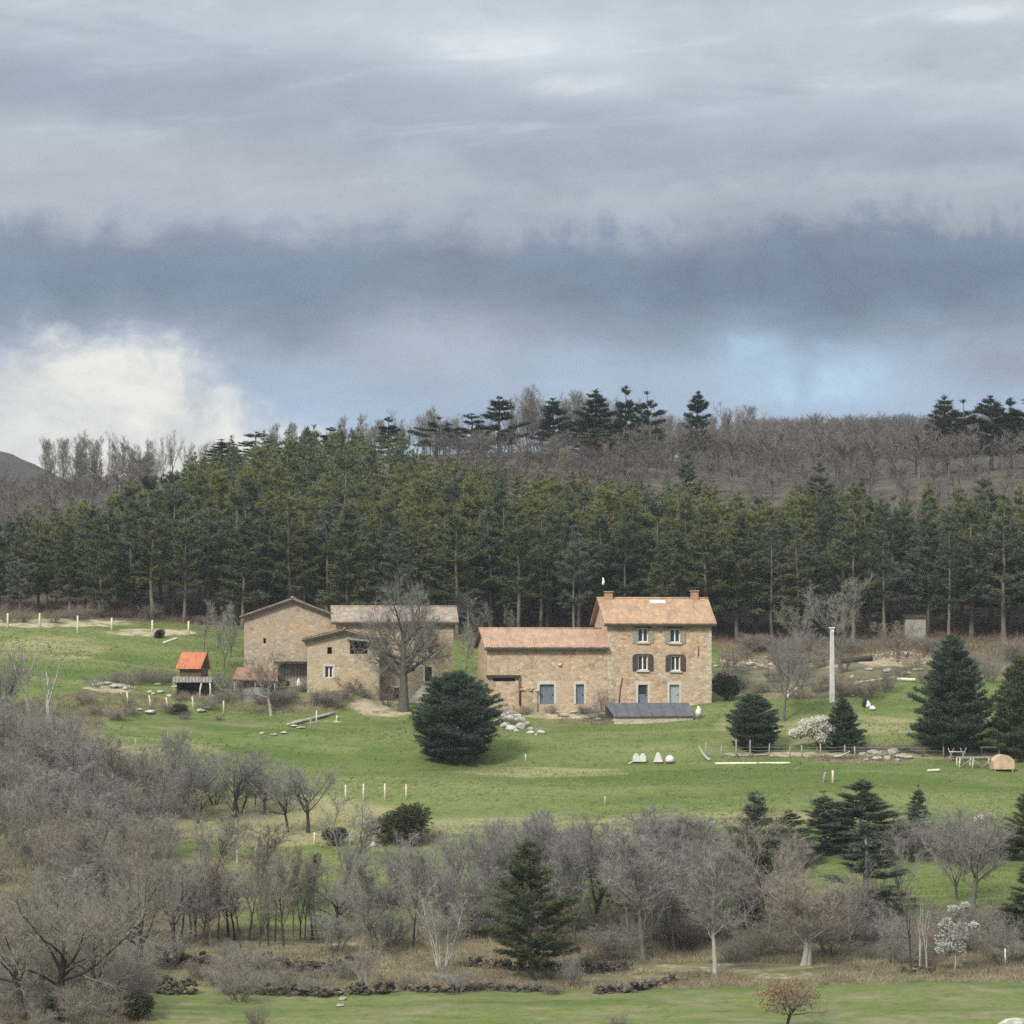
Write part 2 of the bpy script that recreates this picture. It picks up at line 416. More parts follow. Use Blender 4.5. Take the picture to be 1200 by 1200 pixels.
def make_ground():
    su = np.concatenate([np.linspace(-5000, -2500, 10), np.linspace(-2400, -120, 40), np.arange(-100, 1301, 4.0), np.linspace(1330, 3600, 40), np.linspace(3700, 6200, 10)])
    ys = np.concatenate([[-400, -200, -100, -40], np.arange(-20, 150, 5.0), np.arange(150, 184, 2.0), np.arange(184, 340, .5), np.arange(340, 470, 1.0), np.arange(470, 700, 3.0), np.linspace(720, 1250, 16)])
    U, Y = np.meshgrid(su, ys)
    W = np.where(Y > 120, Y, 120 + 0 * Y)
    X = (U - 600) / FPX * W
    Z = gz_arr(X, Y)
    V = np.stack([X, Y, Z], -1).reshape(-1, 3)
    nu, ny = len(su), len(ys)
    I = np.arange(nu * ny).reshape(ny, nu)
    F = np.stack([I[:-1, :-1], I[:-1, 1:], I[1:, 1:], I[1:, :-1]], -1).reshape(-1, 4)
    def f(nt):
        p = geo(nt)
        at_ = nt.node('ShaderNodeAttribute', attribute_name='zone'); sep = nt.node('ShaderNodeSeparateColor'); nt.l.new(at_.outputs['Color'], sep.inputs[0])
        st = nt.mapping(p, (.35, 1, 1), (0, 0, .1))
        nb = nt.noise(nt.mapping(p, (.028, .07, .05)), 1, 5, .6); ns = nt.noise(st, .5, 5, .6); nf = nt.noise(p, 3.0, 5, .65); nm = nt.noise(p, .8, 4, .6)
        g = nt.mix(nt.smooth(nb, .35, .65), (.098, .137, .036), (.150, .176, .060))
        g = nt.mix(nt.smooth(ns, .38, .68, 0, .7), g, (.175, .185, .082))
        g = nt.mix(nt.smooth(nt.noise(nt.mapping(p, (.018, .14, .05), (0, 0, .05)), 1, 5, .62), .44, .66, 0, .7), g, (.062, .098, .024))
        g = nt.mix(nt.smooth(nt.noise(nt.mapping(p, (.03, .2, .05), (0, 0, -.08)), 1, 6, .65), .5, .7, 0, .75), g, (.20, .205, .085))
        g = nt.mix(nt.smooth(nm, .5, .72, 0, .6), g, (.06, .092, .026))
        g = nt.mix(nt.smooth(nf, .35, .75, 0, .5), g, (.055, .082, .02))
        dry = nt.mix(ns, (.17, .155, .075), (.29, .265, .14))
        lit = nt.mix(nt.smooth(ns, .35, .65), (.11, .09, .065), (.22, .18, .125))
        lit = nt.mix(nt.smooth(nm, .38, .6, 0, .8), lit, nt.mix(ns, (.105, .12, .045), (.16, .15, .075)))
        lit = nt.mix(nt.smooth(nf, .5, .8, 0, .6), lit, (.06, .05, .036))
        spx = nt.node('ShaderNodeSeparateXYZ'); nt.l.new(p, spx.inputs[0])
        floor_ = nt.mix(nt.smooth(ns, .35, .65), (.075, .062, .05), (.125, .102, .082))  # brown needle litter, painted darker to stand in for canopy shade
        lit = nt.mix(nt.smooth(spx.outputs[1], 329, 337), lit, floor_)
        sand = nt.mix(nt.smooth(nm, .35, .65), (.30, .235, .16), (.44, .37, .27))
        sand = nt.mix(nt.smooth(nf, .5, .8, 0, .5), sand, (.22, .17, .11))
        wob = nt.add(nt.mul(nt.sub(ns, .5), .9), nt.mul(nt.sub(nf, .5), .7))
        c = nt.mix(nt.smooth(nt.add(sep.outputs[2], wob), .3, .75), g, dry)
        c = nt.mix(nt.smooth(nt.add(sep.outputs[0], wob), .3, .7), c, lit)
        c = nt.mix(nt.smooth(nt.add(nt.mul(sep.outputs[1], .9), nt.add(wob, nt.mul(nt.sub(nm, .5), 1.1))), .4, .85, 0, .9), c, sand)
        return c, nt.add(nt.mul(nf, .6), nm)
    me = np_mesh('ground', V, [F], material('meadow and woodland soil', f, 1.0, .05), True)
    li, sa, dr, _, _ = zones(V[:, 0], V[:, 1], V[:, 2])
    a = me.color_attributes.new('zone', 'FLOAT_COLOR', 'POINT')
    a.data.foreach_set('color', np.stack([li, sa, dr, np.ones_like(li)], -1).astype(np.float32).ravel())
    tag(obj('ground', me), kind='structure')
make_ground()

# far hills beyond the wood
def far_hill(name, Y, prof, depth, mat, bumps):
    us = np.arange(prof[0][0], prof[-1][0] + 1, 8.0)
    pv = np.interp(us, [p[0] for p in prof], [p[1] for p in prof])
    x = (us - 600) / FPX * Y; ztop = (HV - pv) / FPX * Y + bumps * fbm(us, us * 0, 8, 4, 50.0)
    rows = []
    for k in range(13):
        t = k / 6 - 1
        y = Y + t * depth; s = 1 - abs(t) ** 1.6
        rows.append(np.stack([x, np.full_like(x, y), -80 + (ztop + 80) * s + bumps * .5 * fbm(x, x * 0 + y, 9, 3, 60)], -1))
    V = np.concatenate(rows); n = len(us); I = np.arange(13 * n).reshape(13, n)
    F = np.stack([I[:-1, :-1], I[:-1, 1:], I[1:, 1:], I[1:, :-1]], -1).reshape(-1, 4)
    return tag(obj(name, np_mesh(name, V, [F], mat, True)), kind='structure')
M['far_wood'] = material('conifer covered hill', lambda nt: nt.mix(nt.smooth(nt.noise(geo(nt), .04, 6, .7), .35, .65), (.06, .054, .05), (.09, .08, .073)), 1, 0)
far_hill('hills', 1050, [(-2600, 560), (-1500, 500), (-700, 505), (-200, 512), (-40, 520), (10, 527), (50, 548), (110, 575), (260, 640), (420, 720)], 180, M['far_wood'], 3)

# ------------------------------------------------------------------ tree makers
def norm(a): return a / np.maximum(np.linalg.norm(a, axis=-1, keepdims=True), 1e-9)

def tube_np(pts, rad, n):
    pts = np.asarray(pts); rad = np.asarray(rad); k = len(pts)
    t = norm(np.gradient(pts, axis=0))
    ref = np.where(np.abs(t[:, 2:3]) > .9, np.array([[1., 0, 0]]), np.array([[0, 0, 1.]]))
    a = norm(np.cross(t, ref)); b = np.cross(t, a)
    q = np.arange(n) * 2 * pi / n
    V = pts[:, None] + rad[:, None, None] * (a[:, None] * np.cos(q)[None, :, None] + b[:, None] * np.sin(q)[None, :, None])
    I = np.arange(k * n).reshape(k, n); J = np.roll(I, -1, axis=1)
    F = np.stack([I[:-1], J[:-1], J[1:], I[1:]], -1).reshape(-1, 4)
    return V.reshape(-1, 3), F

class Acc:
    def __init__(s): s.V = []; s.F3 = []; s.F4 = []; s.n = 0
    def tube(s, pts, rad, n):
        V, F = tube_np(pts, rad, n); s.V.append(V); s.F4.append(F + s.n); s.n += len(V)
    def tri(s, V):
        V = V.reshape(-1, 3); s.V.append(V); s.F3.append(np.arange(len(V)).reshape(-1, 3) + s.n); s.n += len(V)
    def spikes(s, P, D, L, r):
        """thin three-sided twigs: start P, unit direction D, length L, foot radius r"""
        N = len(P); a = norm(np.cross(D, norm(NR.normal(size=(N, 3))))); b = np.cross(D, a)
        L = np.broadcast_to(np.asarray(L, float), (N,)); r = np.broadcast_to(np.asarray(r, float), (N,))
        c = [P + r[:, None] * (a * cos(q) + b * sin(q)) for q in (0, 2.0944, 4.1888)]
        V = np.stack(c + [P + D * L[:, None]], 1)
        base = np.arange(N)[:, None] * 4 + s.n
        F = np.concatenate([base + np.array([[0, 1, 3]]), base + np.array([[1, 2, 3]]), base + np.array([[2, 0, 3]])])
        s.V.append(V.reshape(-1, 3)); s.F3.append(F); s.n += 4 * N
    def blades(s, P, A, K, l, w, spread, flat=0.0):
        N = len(P)
        D = A[:, None, :] + NR.normal(0, spread, (N, K, 3)); D[..., 2] *= (1 - flat); D = norm(D)
        S = norm(np.cross(D, norm(NR.normal(size=(N, K, 3)))))
        ll = (l * NR.uniform(.6, 1.25, (N, K)))[..., None]
        Q = P[:, None, :] + NR.normal(0, l * .22, (N, K, 3))
        s.tri(np.stack([Q - S * w / 2, Q + S * w / 2, Q + D * ll], 2))
    def mesh(s, name, mat, scale=1.0, smooth=False):
        F = []
        if s.F3: F.append(np.concatenate(s.F3))
        if s.F4: F.append(np.concatenate(s.F4))
        return np_mesh(name, np.concatenate(s.V) * scale, F, mat, smooth)

def grow(rng, out, p, d, L, r, lev, P):
    n = P['seg'][lev]; pts = [p]; dirs = [d]
    for _ in range(n):
        d = d + rng.normal(0, P['wob'][lev], 3); d[2] += P['up'][lev]; d = d / np.linalg.norm(d)
        p = p + d * L / n; pts.append(p); dirs.append(d)
    pts = np.array(pts); rad = np.linspace(r, r * P['tip'][lev], n + 1)
    if lev == 0: rad[0] *= 1.35
    out.append((pts, rad, lev))
    if lev + 1 < len(P['seg']):
        nc = P['n'][lev]; az = rng.uniform(0, 6.28)
        for k in range(nc):
            t = P['t0'][lev] + (1 - P['t0'][lev]) * (k + rng.uniform(.1, .9)) / nc
            f = t * n; i = min(int(f), n - 1); q = pts[i] + (pts[i + 1] - pts[i]) * (f - i); dd = dirs[i + 1]
            a = np.cross(dd, [0.3, .2, .93]); a = a / (np.linalg.norm(a) + 1e-6); b = np.cross(dd, a)
            az += 2.4 + rng.normal(0, .4); th = radians(P['ang'][lev]) * rng.uniform(.7, 1.25)
            nd = dd * cos(th) + (a * cos(az) + b * sin(az)) * sin(th)
            grow(rng, out, q, nd / np.linalg.norm(nd), L * P['len'][lev] * rng.uniform(.7, 1.2) * (1.15 - P['tap'][lev] * t), (rad[i]) * P['rr'][lev], lev + 1, P)

KINDS_ = {
 'oak':  dict(L=3.6, r=.22, seg=[4, 6, 5, 4], wob=[.06, .16, .2, .22], up=[.05, .05, .06, .05], tip=[.75, .3, .3, .3], n=[7, 6, 5], t0=[.55, .25, .2], ang=[52, 48, 45], len=[1.25, .55, .55], tap=[.25, .45, .4], rr=[.52, .5, .55], tw=9, tl=.62, tr=0.0110),
 'round': dict(L=4.2, r=.2, seg=[5, 6, 5, 4], wob=[.05, .12, .16, .2], up=[.05, .09, .08, .06], tip=[.6, .3, .3, .3], n=[9, 6, 5], t0=[.4, .2, .2], ang=[46, 42, 42], len=[1.0, .52, .55], tap=[.3, .45, .4], rr=[.48, .5, .55], tw=10, tl=.55, tr=0.0100),
 'tall': dict(L=8.6, r=.15, seg=[9, 5, 4, 3], wob=[.05, .1, .15, .2], up=[.05, .14, .1, .08], tip=[.2, .3, .3, .3], n=[15, 5, 4], t0=[.3, .2, .2], ang=[38, 36, 38], len=[.34, .52, .6], tap=[.5, .4, .4], rr=[.5, .5, .6], tw=9, tl=.5, tr=0.0100),
 'fork': dict(L=3.0, r=.17, seg=[4, 8, 5, 4], wob=[.06, .09, .15, .2], up=[.06, .08, .1, .07], tip=[.8, .25, .3, .3], n=[4, 9, 5], t0=[.5, .25, .2], ang=[26, 36, 40], len=[2.2, .3, .55], tap=[.1, .5, .4], rr=[.6, .5, .55], tw=9, tl=.52, tr=0.0100),
 'walnut': dict(L=5.2, r=.46, seg=[5, 6, 5, 4], wob=[.04, .14, .18, .22], up=[.05, .04, .05, .05], tip=[.5, .3, .3, .3], n=[15, 7, 6], t0=[.4, .2, .2], ang=[70, 46, 42], len=[.72, .55, .55], tap=[.15, .45, .4], rr=[.42, .5, .55], tw=11, tl=.5, tr=0.0088),
 'pollard': dict(L=4.0, r=.27, seg=[5, 6, 4, 3], wob=[.07, .12, .15, .2], up=[.06, .08, .1, .07], tip=[.8, .3, .3, .3], n=[3, 4, 3], t0=[.45, .3, .2], ang=[24, 36, 40], len=[1.5, .3, .55], tap=[.1, .5, .4], rr=[.72, .5, .55], tw=5, tl=.5, tr=.010),
 'sapling': dict(L=8.5, r=.11, seg=[9, 4, 3], wob=[.07, .12, .18], up=[.05, .15, .1], tip=[.25, .3, .3], n=[13, 5], t0=[.42, .2], ang=[36, 36], len=[.26, .55], tap=[.4, .4], rr=[.5, .6], tw=12, tl=.55, tr=0.0110),
}
def stems_of(kind, rng):
    out = []
    if kind in KINDS_:
        P = KINDS_[kind]; d = np.array([rng.normal(0, .06), rng.normal(0, .06), 1.0])
        grow(rng, out, np.zeros(3), d / np.linalg.norm(d), P['L'], P['r'], 0, P)
    elif kind == 'coppice':
        P = dict(KINDS_['sapling']); P.update(n=[9, 4], tw=9)
        for k in range(7):
            a = k * .9 + rng.uniform(-.3, .3); d = np.array([cos(a) * .28, sin(a) * .28, 1.0])
            grow(rng, out, np.array([cos(a) * .3, sin(a) * .3, 0.]), d / np.linalg.norm(d), P['L'] * rng.uniform(.65, 1), P['r'] * .75, 0, P)
    else:                                    # bush
        P = dict(KINDS_['sapling']); P.update(L=7, seg=[6, 4, 3], n=[10, 4], t0=[.12, .15], ang=[42, 40], len=[.42, .55], tw=9, up=[.03, .05, .04], wob=[.12, .16, .2], tl=.9, tr=0.0128)
        for k in range(9):
            a = k * 2.4 + rng.uniform(-.3, .3); q = rng.uniform(.2, .75); d = np.array([cos(a) * q, sin(a) * q, 1.0])
            grow(rng, out, np.array([cos(a) * .8, sin(a) * .8, 0.]), d / np.linalg.norm(d), P['L'] * rng.uniform(.7, 1.1), .09, 0, P)
    return out, P

def bare_proto(kind, seed, twig_k=1.0, thin=1.0):
    """(wood mesh, twig mesh, half width) of a leafless tree 10 m tall"""
    rng = np.random.default_rng(seed); out, P = stems_of(kind, rng)
    top = max(b[0][:, 2].max() for b in out) + P['tl'] * .6; s = 10.0 / top
    wood = Acc(); tw = Acc(); last = len(P['seg']) - 1
    Ps = []; Ds = []
    for pts, rad, lev in out:
        if lev <= 1: wood.tube(pts * s, rad * s, 7 if lev == 0 else 5)
        else: tw.tube(pts * s, np.maximum(rad * s, .009) * thin, 3)
        if lev >= last - 1:
            m = max(1, int(P['tw'] * twig_k * (1 if lev == last else 1.3)))
            f = rng.uniform(.1, 1, m) * (len(pts) - 1); i = np.minimum(f.astype(int), len(pts) - 2)
            Ps.append(pts[i] + (pts[i + 1] - pts[i]) * (f - i)[:, None]); Ds.append(norm(pts[i + 1] - pts[i]))
    Ps = np.concatenate(Ps) * s; Ds = np.concatenate(Ds)
    D = norm(Ds + rng.normal(0, .5, Ds.shape) + np.array([0, 0, .18])); L = P['tl'] * s * rng.uniform(.5, 1.3, len(D))
    tw.spikes(Ps, D, L, P['tr'] * s * thin)
    k = rng.uniform(.25, .9, len(D))[:, None]; P2 = Ps + D * L[:, None] * k
    for _ in range(2):
        D2 = norm(D + rng.normal(0, .55, D.shape) + np.array([0, 0, .12])); tw.spikes(P2, D2, L * .6, P['tr'] * s * .7 * thin)
    allv = np.concatenate(wood.V + tw.V); hw = float(np.percentile(np.hypot(allv[:, 0], allv[:, 1]), 92))
    return wood.mesh('trunk', M['bark_grey'], 1, True), tw.mesh('crown', M['twig_grey']), hw

def pine_proto(seed, clear=.4, width=2.1, whorls=15, per=5, dens=1.0, bl=.42, bw=.10, profile='forest', gap=.0, layered=.55, flat=.15, sag=0.0):
    """(trunk mesh, needle mesh, half width) of a conifer 12 m tall"""
    rng = np.random.default_rng(seed); H = 12.0
    wood = Acc(); fol = Acc()
    n = 10; zs = np.linspace(0, H * .985, n); wob = np.cumsum(rng.normal(0, .045, (n, 2)), 0); wob[0] = 0
    spine = np.column_stack([wob, zs]); rad = np.linspace(.19, .03, n); rad[0] *= 1.25
    wood.tube(spine, rad, 7)
    def sp(z): return np.array([np.interp(z, zs, spine[:, 0]), np.interp(z, zs, spine[:, 1]), z])
    if clear > .2:                                                    # dead snags below the crown
        for _ in range(14):
            z = rng.uniform(.18, clear + .05) * H; a = rng.uniform(0, 6.28); L = rng.uniform(.4, 1.2)
            wood.tube([sp(z), sp(z) + L * np.array([cos(a), sin(a), rng.uniform(-.25, .1)])], [.022, .008], 3)
    Ps = []; As = []
    for k in range(whorls):
        t = (k + rng.uniform(-.25, .25)) / whorls; t = min(max(t, 0), 1); z = H * (clear + (1 - clear) * t * .97)
        if profile == 'forest': prof = (.60 + .40 * sin(pi * min(1, t * 1.15 + .15))) * max(.12, 1 - t ** 2.3) ** .6
        elif profile == 'cone': prof = (1 - t) ** .75 * (.78 + .22 * min(1, t * 6)) + .03
        elif profile == 'flat': prof = (.5 + .6 * t) * (1 - t ** 5) + .1
        elif profile == 'egg': prof = max(.05, sin(pi * min(1, (t * .76 + .2))) ** .8 * (1 - .22 * t))
        else: prof = 1 - t
        if rng.uniform() < gap: continue
        a0 = rng.uniform(0, 6.28)
        for b in range(per):
            a = a0 + b * 2 * pi / per + rng.normal(0, .22)
            L = max(.22, width * prof * (rng.uniform(.66, 1.16) if profile == 'egg' else rng.uniform(.55, 1.2))); rise = rng.uniform(-.12, .2) + .45 * t + rng.normal(0, sag)
            o = sp(z + rng.normal(0, .16)); d = norm(np.array([cos(a), sin(a), rise]))
            pts = np.array([o, o + d * L * .5, o + d * L * .85 + [0, 0, .10 * L], o + d * L + [0, 0, .2 * L]])
            if profile != 'egg': wood.tube(pts, [.04 * (1 - t * .6), .026, .014, .008], 3)
            m = max(4, int(dens * L * 11)); f = rng.uniform(.18, 1, m) ** .75
            side = np.array([-sin(a), cos(a), 0])
            q = o + np.outer(f * L, d) + np.outer(np.clip(f - .5, 0, 1) * .35 * L, [0, 0, 1.]) + np.outer(rng.normal(0, .2, m) * (.35 + L * .42) * f, side)
            q[:, 2] += rng.normal(.03, .10 * (1.3 - layered), m)
            Ps.append(q); As.append(norm(d * .7 + np.outer(np.ones(m), [0, 0, .45]) + rng.normal(0, .35, (m, 3))))
    Ps.append(sp(H * .985)[None] + rng.normal(0, .08, (8, 3))); As.append(np.tile([0, 0, 1.], (8, 1)))
    P_ = np.concatenate(Ps); A_ = np.concatenate(As)
    fol.blades(P_, A_, 6, bl, bw, .55, flat)
    hw = float(np.percentile(np.hypot(P_[:, 0], P_[:, 1]), 92))
    return wood.mesh('trunk', M['bark_pine'], 1, True), fol.mesh('crown', M['pine_olive']), hw

def leafy_proto(seed, H=10.0, n=900, l=.5, w=.22, squash=.8, stem=.12):
    """evergreen shrub: short stems, uneven cloud of leaves"""
    rng = np.random.default_rng(seed); wood = Acc(); fol = Acc()
    lob = [(rng.uniform(-.28, .28, 3) * [1, 1, .7] + [0, 0, .55], rng.uniform(.2, .36)) for _ in range(9)]
    P_ = []
    for c, r in lob:
        wood.tube([np.array([0, 0, 0.]), c * [.5, .5, .6] * H * [squash, squash, 1], c * H * [squash, squash, 1]], [.16, .09, .03], 4)
        d = norm(rng.normal(size=(n // 9, 3))); q = c + d * r * rng.uniform(.55, 1.05, (n // 9, 1)); P_.append(q)
    P_ = np.concatenate(P_); P_ = P_[P_[:, 2] > .02] * H * [squash, squash, 1]
    fol.blades(P_, norm(P_ - [0, 0, H * .45]), 6, l, w, .8)
    return wood.mesh('stem', M['bark_dark'], 1, True), fol.mesh('foliage', M['ivy']), squash * H * .5

def blossom_mesh(seed, n, l, w, shape):
    rng = np.random.default_rng(seed); a = Acc(); P_ = []
    for c, r in shape:
        d = norm(rng.normal(size=(n, 3))); P_.append(np.array(c) + d * np.array(r) * rng.uniform(.4, 1, (n, 1)) ** .6)
    P_ = np.concatenate(P_); a.blades(P_, norm(rng.normal(size=P_.shape)), 4, l, w, .8)
    return a.mesh('blossom', M['blossom'])

PR = {}
for k, nv in (('oak', 4), ('round', 4), ('tall', 4), ('fork', 4), ('walnut', 1), ('pollard', 4), ('sapling', 4), ('coppice', 3), ('bush', 4)):
    PR[k] = [bare_proto(k, 100 + 7 * i + len(k), {'bush': .7, 'coppice': .8}.get(k, 1.0)) for i in range(nv)]
PR['thin'] = [bare_proto('tall', 300 + i, .8, 1.25) for i in range(4)] + [bare_proto('fork', 310 + i, .7, 1.25) for i in range(4)]
PR['pine'] = [pine_proto(400 + i, clear=[.32, .27, .37, .31, .25, .34][i], width=[2.6, 2.9, 2.4, 2.75, 3.0, 2.5][i], whorls=[10, 11, 9, 10, 11, 10][i], dens=1.55, per=5, layered=1.05, flat=.4, bl=.38, bw=.085, gap=.1, sag=.12) for i in range(6)]
PR['young'] = [pine_proto(420 + i, clear=.2, width=2.5, whorls=11, per=6, dens=1.5, gap=.05, layered=1.05, flat=.5, profile=['cone', 'forest'][i % 2]) for i in range(4)]
PR['crest'] = [pine_proto(440 + i, clear=.24, width=2.5, whorls=11, per=5, gap=.14, dens=1.9, profile='cone', layered=.35) for i in range(5)]
PR['flat'] = [pine_proto(460 + i, clear=.36, width=2.5, whorls=9, per=5, gap=.18, dens=1.8, profile='forest', layered=.35) for i in range(3)]
PR['near'] = [pine_proto(480 + i, clear=.17, width=3.1, whorls=19, per=6, dens=2.3, bl=.36, bw=.065, profile=['forest', 'cone', 'cone'][i], layered=.75, flat=.3, gap=.1, sag=.16) for i in range(3)]
PR['slim'] = [pine_proto(490 + i, clear=.12, width=2.0, whorls=17, per=6, dens=2.4, bl=.34, bw=.07, profile='cone', gap=.14, sag=.16, layered=.7) for i in range(3)]
PR['egg'] = [pine_proto(500 + i, clear=.07, width=4.3, whorls=26, per=13, dens=1.5, bl=.40, bw=.085, profile='egg', layered=.55, gap=.04, flat=.2) for i in range(2)]
PR['cyp'] = [pine_proto(510 + i, clear=.07, width=4.2, whorls=21, per=11, dens=1.7, bl=.40, bw=.09, profile='cone', layered=.75, gap=.06, flat=.2) for i in range(2)]
PR['leafy'] = [leafy_proto(520 + i, n=1500) for i in range(3)]
HGT = {'pine': 12., 'young': 12., 'crest': 12., 'flat': 12., 'near': 12., 'slim': 12., 'egg': 12., 'cyp': 12.}
EVERGREEN = set(HGT)

def tree(name, kind, base, H, label, cat='tree', group=None, crown=None, trunk=None, rz=None, wide=1.0, var=None, sink=.15, lean=0.0):
    """one tree: an empty at its foot with trunk and crown"""
    ps = PR[kind]; t, c, hw = ps[R.randrange(len(ps)) if var is None else var % len(ps)]
    s = H / HGT.get(kind, 10.0)
    e = empty(name, (base[0], base[1], base[2] - sink), R.uniform(0, 6.28) if rz is None else rz, label, cat, group)
    if lean: e.rotation_euler = (R.uniform(-lean, lean), R.uniform(-lean, lean), e.rotation_euler[2])
    e.scale = (s * wide, s * wide, s)
    shrub = kind == 'leafy'
    obj('stem' if shrub or kind == 'bush' else 'trunk', t, e, mat=M[trunk or ('bark_pine' if kind in EVERGREEN else 'bark_grey')])
    obj('foliage' if shrub else 'twigs' if kind == 'bush' else 'crown', c, e, mat=M[crown or ('pine_olive' if kind in EVERGREEN else 'twig_grey')])
    return e

def px_tree(name, kind, u, vb, vt, label, wpx=None, **kw):
    """a tree that stands where the photo's pixel (u, vb) meets the ground; wpx = its width in pixels"""
    p = hit(u, vb); H = (vb - vt) / FPX * p.y
    if kw.get('var') is None: kw['var'] = R.randrange(len(PR[kind]))
    hw = PR[kind][kw['var'] % len(PR[kind])][2] * H / HGT.get(kind, 10.0)
    if wpx and 'wide' not in kw: kw['wide'] = wpx / 2 / FPX * p.y / hw
    return tree(name, kind, p, H, label, **kw)

# ------------------------------------------------------------------ buildings
def wall_front(mb, w, zb, zt_l, zt_r, ops, th=.55, peak=None, y=0.0):
    """a wall in the plane y (outer face), with real openings (x0, x1, z0, z1) and their reveals; peak=(x,z) for a gable"""
    zt = min(zt_l, zt_r)
    xs = sorted({0.0, w, *[o[0] for o in ops], *[o[1] for o in ops]}); zs = sorted({zb, zt, *[o[2] for o in ops], *[o[3] for o in ops]})
    for i in range(len(xs) - 1):
        for j in range(len(zs) - 1):
            cx, cz = (xs[i] + xs[i + 1]) / 2, (zs[j] + zs[j + 1]) / 2
            if any(o[0] < cx < o[1] and o[2] < cz < o[3] for o in ops): continue
            a, b, c, d = xs[i], xs[i + 1], zs[j], zs[j + 1]
            mb.add([(a, y, c), (b, y, c), (b, y, d), (a, y, d)], [(0, 1, 2, 3)])
            mb.add([(a, y + th, c), (b, y + th, c), (b, y + th, d), (a, y + th, d)], [(3, 2, 1, 0)])
    for a, b, c, d in ops:
        mb.add([(a, y, c), (a, y + th, c), (a, y + th, d), (a, y, d)], [(0, 1, 2, 3)])
        mb.add([(b, y, c), (b, y + th, c), (b, y + th, d), (b, y, d)], [(3, 2, 1, 0)])
        mb.add([(a, y, c), (b, y, c), (b, y + th, c), (a, y + th, c)], [(0, 1, 2, 3)])
        mb.add([(a, y, d), (b, y, d), (b, y + th, d), (a, y + th, d)], [(3, 2, 1, 0)])
    top = [(0, zt)]
    if zt_l > zt + .01: top = [(0, zt), (w, zt), (0, zt_l)]
    if peak: pts = [(0, zt), (w, zt)] + ([(w, zt_r)] if zt_r > zt + .01 else []) + [peak] + ([(0, zt_l)] if zt_l > zt + .01 else [])
    else: pts = None
    if pts:
        for yy, rev in ((y, False), (y + th, True)):
            ids = tuple(range(len(pts)))
            mb.add([(px, yy, pz) for px, pz in pts], [ids[::-1] if rev else ids])

def shell(name, par, mat, w, d, zb, h_f, h_b, ridge, ops, gable=False, pk=None, h_r=None):
    """four walls; ridge along x (gable=False) or along y (gable=True)"""
    mb = MB(); th = .55
    if not gable:
        wall_front(mb, w, zb, h_f, h_f, ops)
        mb.box(0, w, d - th, d, zb, h_b)
        for x0 in (0, w - th):
            q = [(th if 0 else 0, zb), (d, zb), (d, h_b), (d / 2, ridge), (0, h_f)]
            vs = [(x0, .002 + yy * .9999, z) for yy, z in q] + [(x0 + th, .002 + yy * .9999, z) for yy, z in q]; n = len(q)
            x_out = -0.003 if x0 == 0 else .003
            vs = [(v[0] + x_out, v[1], v[2]) for v in vs]
            mb.add(vs, [tuple(range(n - 1, -1, -1)), tuple(range(n, 2 * n))] + [(i, (i + 1) % n, (i + 1) % n + n, i + n) for i in range(n)])
    else:
        px = pk if pk is not None else w / 2; hr = h_r if h_r is not None else h_f
        wall_front(mb, w, zb, h_f, hr, ops, peak=(px, ridge))
        mb.prism([(0, zb), (w, zb), (w, hr), (px, ridge), (0, h_f)], d - th, d)
        mb.box(-.003, th, .002, d - .002, zb, h_f); mb.box(w - th, w + .003, .002, d - .002, zb, hr)
    return mb.build(name, mat, par)

def tiled(mb, A, B, C, D, t=.12, amp=.035, pitch=.24):
    """roof slope: eave A-B, ridge D-C, as a slab whose top is ribbed like channel tiles"""
    A, B, C, D = map(Vector, (A, B, C, D)); n = max(8, int((B - A).length / pitch) * 4); m = max(3, int((D - A).length / .33))
    nor = (B - A).cross(D - A).normalized()
    if nor.z < 0: nor = -nor
    vs = []; fs = []
    for j in range(m + 1):
        for k in (0, 1) if 0 < j < m else (0,):
            tj = j / m
            for i in range(n + 1):
                ti = i / n; p = (A.lerp(B, ti)).lerp(D.lerp(C, ti), tj)
                h = amp * (.5 + .5 * cos(2 * pi * i / 4)) + (.03 if (k == 0 and j > 0) else .0) + .012 * sin(i * 12.9 + j * 7.1)
                vs.append(p + nor * (t + h))
    rows = len(vs) // (n + 1)
    for j in range(rows - 1):
        for i in range(n):
            a = j * (n + 1) + i; fs.append((a, a + 1, a + n + 2, a + n + 1))
    mb.add(vs, fs)
    mb.add([A, B, C, D, A + nor * t, B + nor * t, C + nor * t, D + nor * t], [(0, 3, 2, 1), (0, 1, 5, 4), (1, 2, 6, 5), (2, 3, 7, 6), (3, 0, 4, 7)])

def roof_x(par, mat, w, d, hf, hb, ridge, over=.4, eave=.45, edge=None):
    """pitched roof, ridge along x"""
    mb = MB(); yr = d / 2; sl = (ridge - hf) / yr; zf = hf - sl * eave; zb = hb - (ridge - hb) / yr * eave
    tiled(mb, (-over, -eave, zf), (w + over, -eave, zf), (w + over, yr, ridge), (-over, yr, ridge))
    tiled(mb, (w + over, d + eave, zb), (-over, d + eave, zb), (-over, yr, ridge), (w + over, yr, ridge))
    r = mb.build('roof', mat, par)
    MB().tube([(-over - .02, yr, ridge + .16), (w / 2, yr, ridge + .15), (w + over + .02, yr, ridge + .16)], .13, 8).build('ridge_tiles', mat, r)
    MB().box(-over, w + over, -eave + .02, -eave + .14, zf - .16, zf - .004).build('eaves_board', M['dark_wood'], r)
    return r

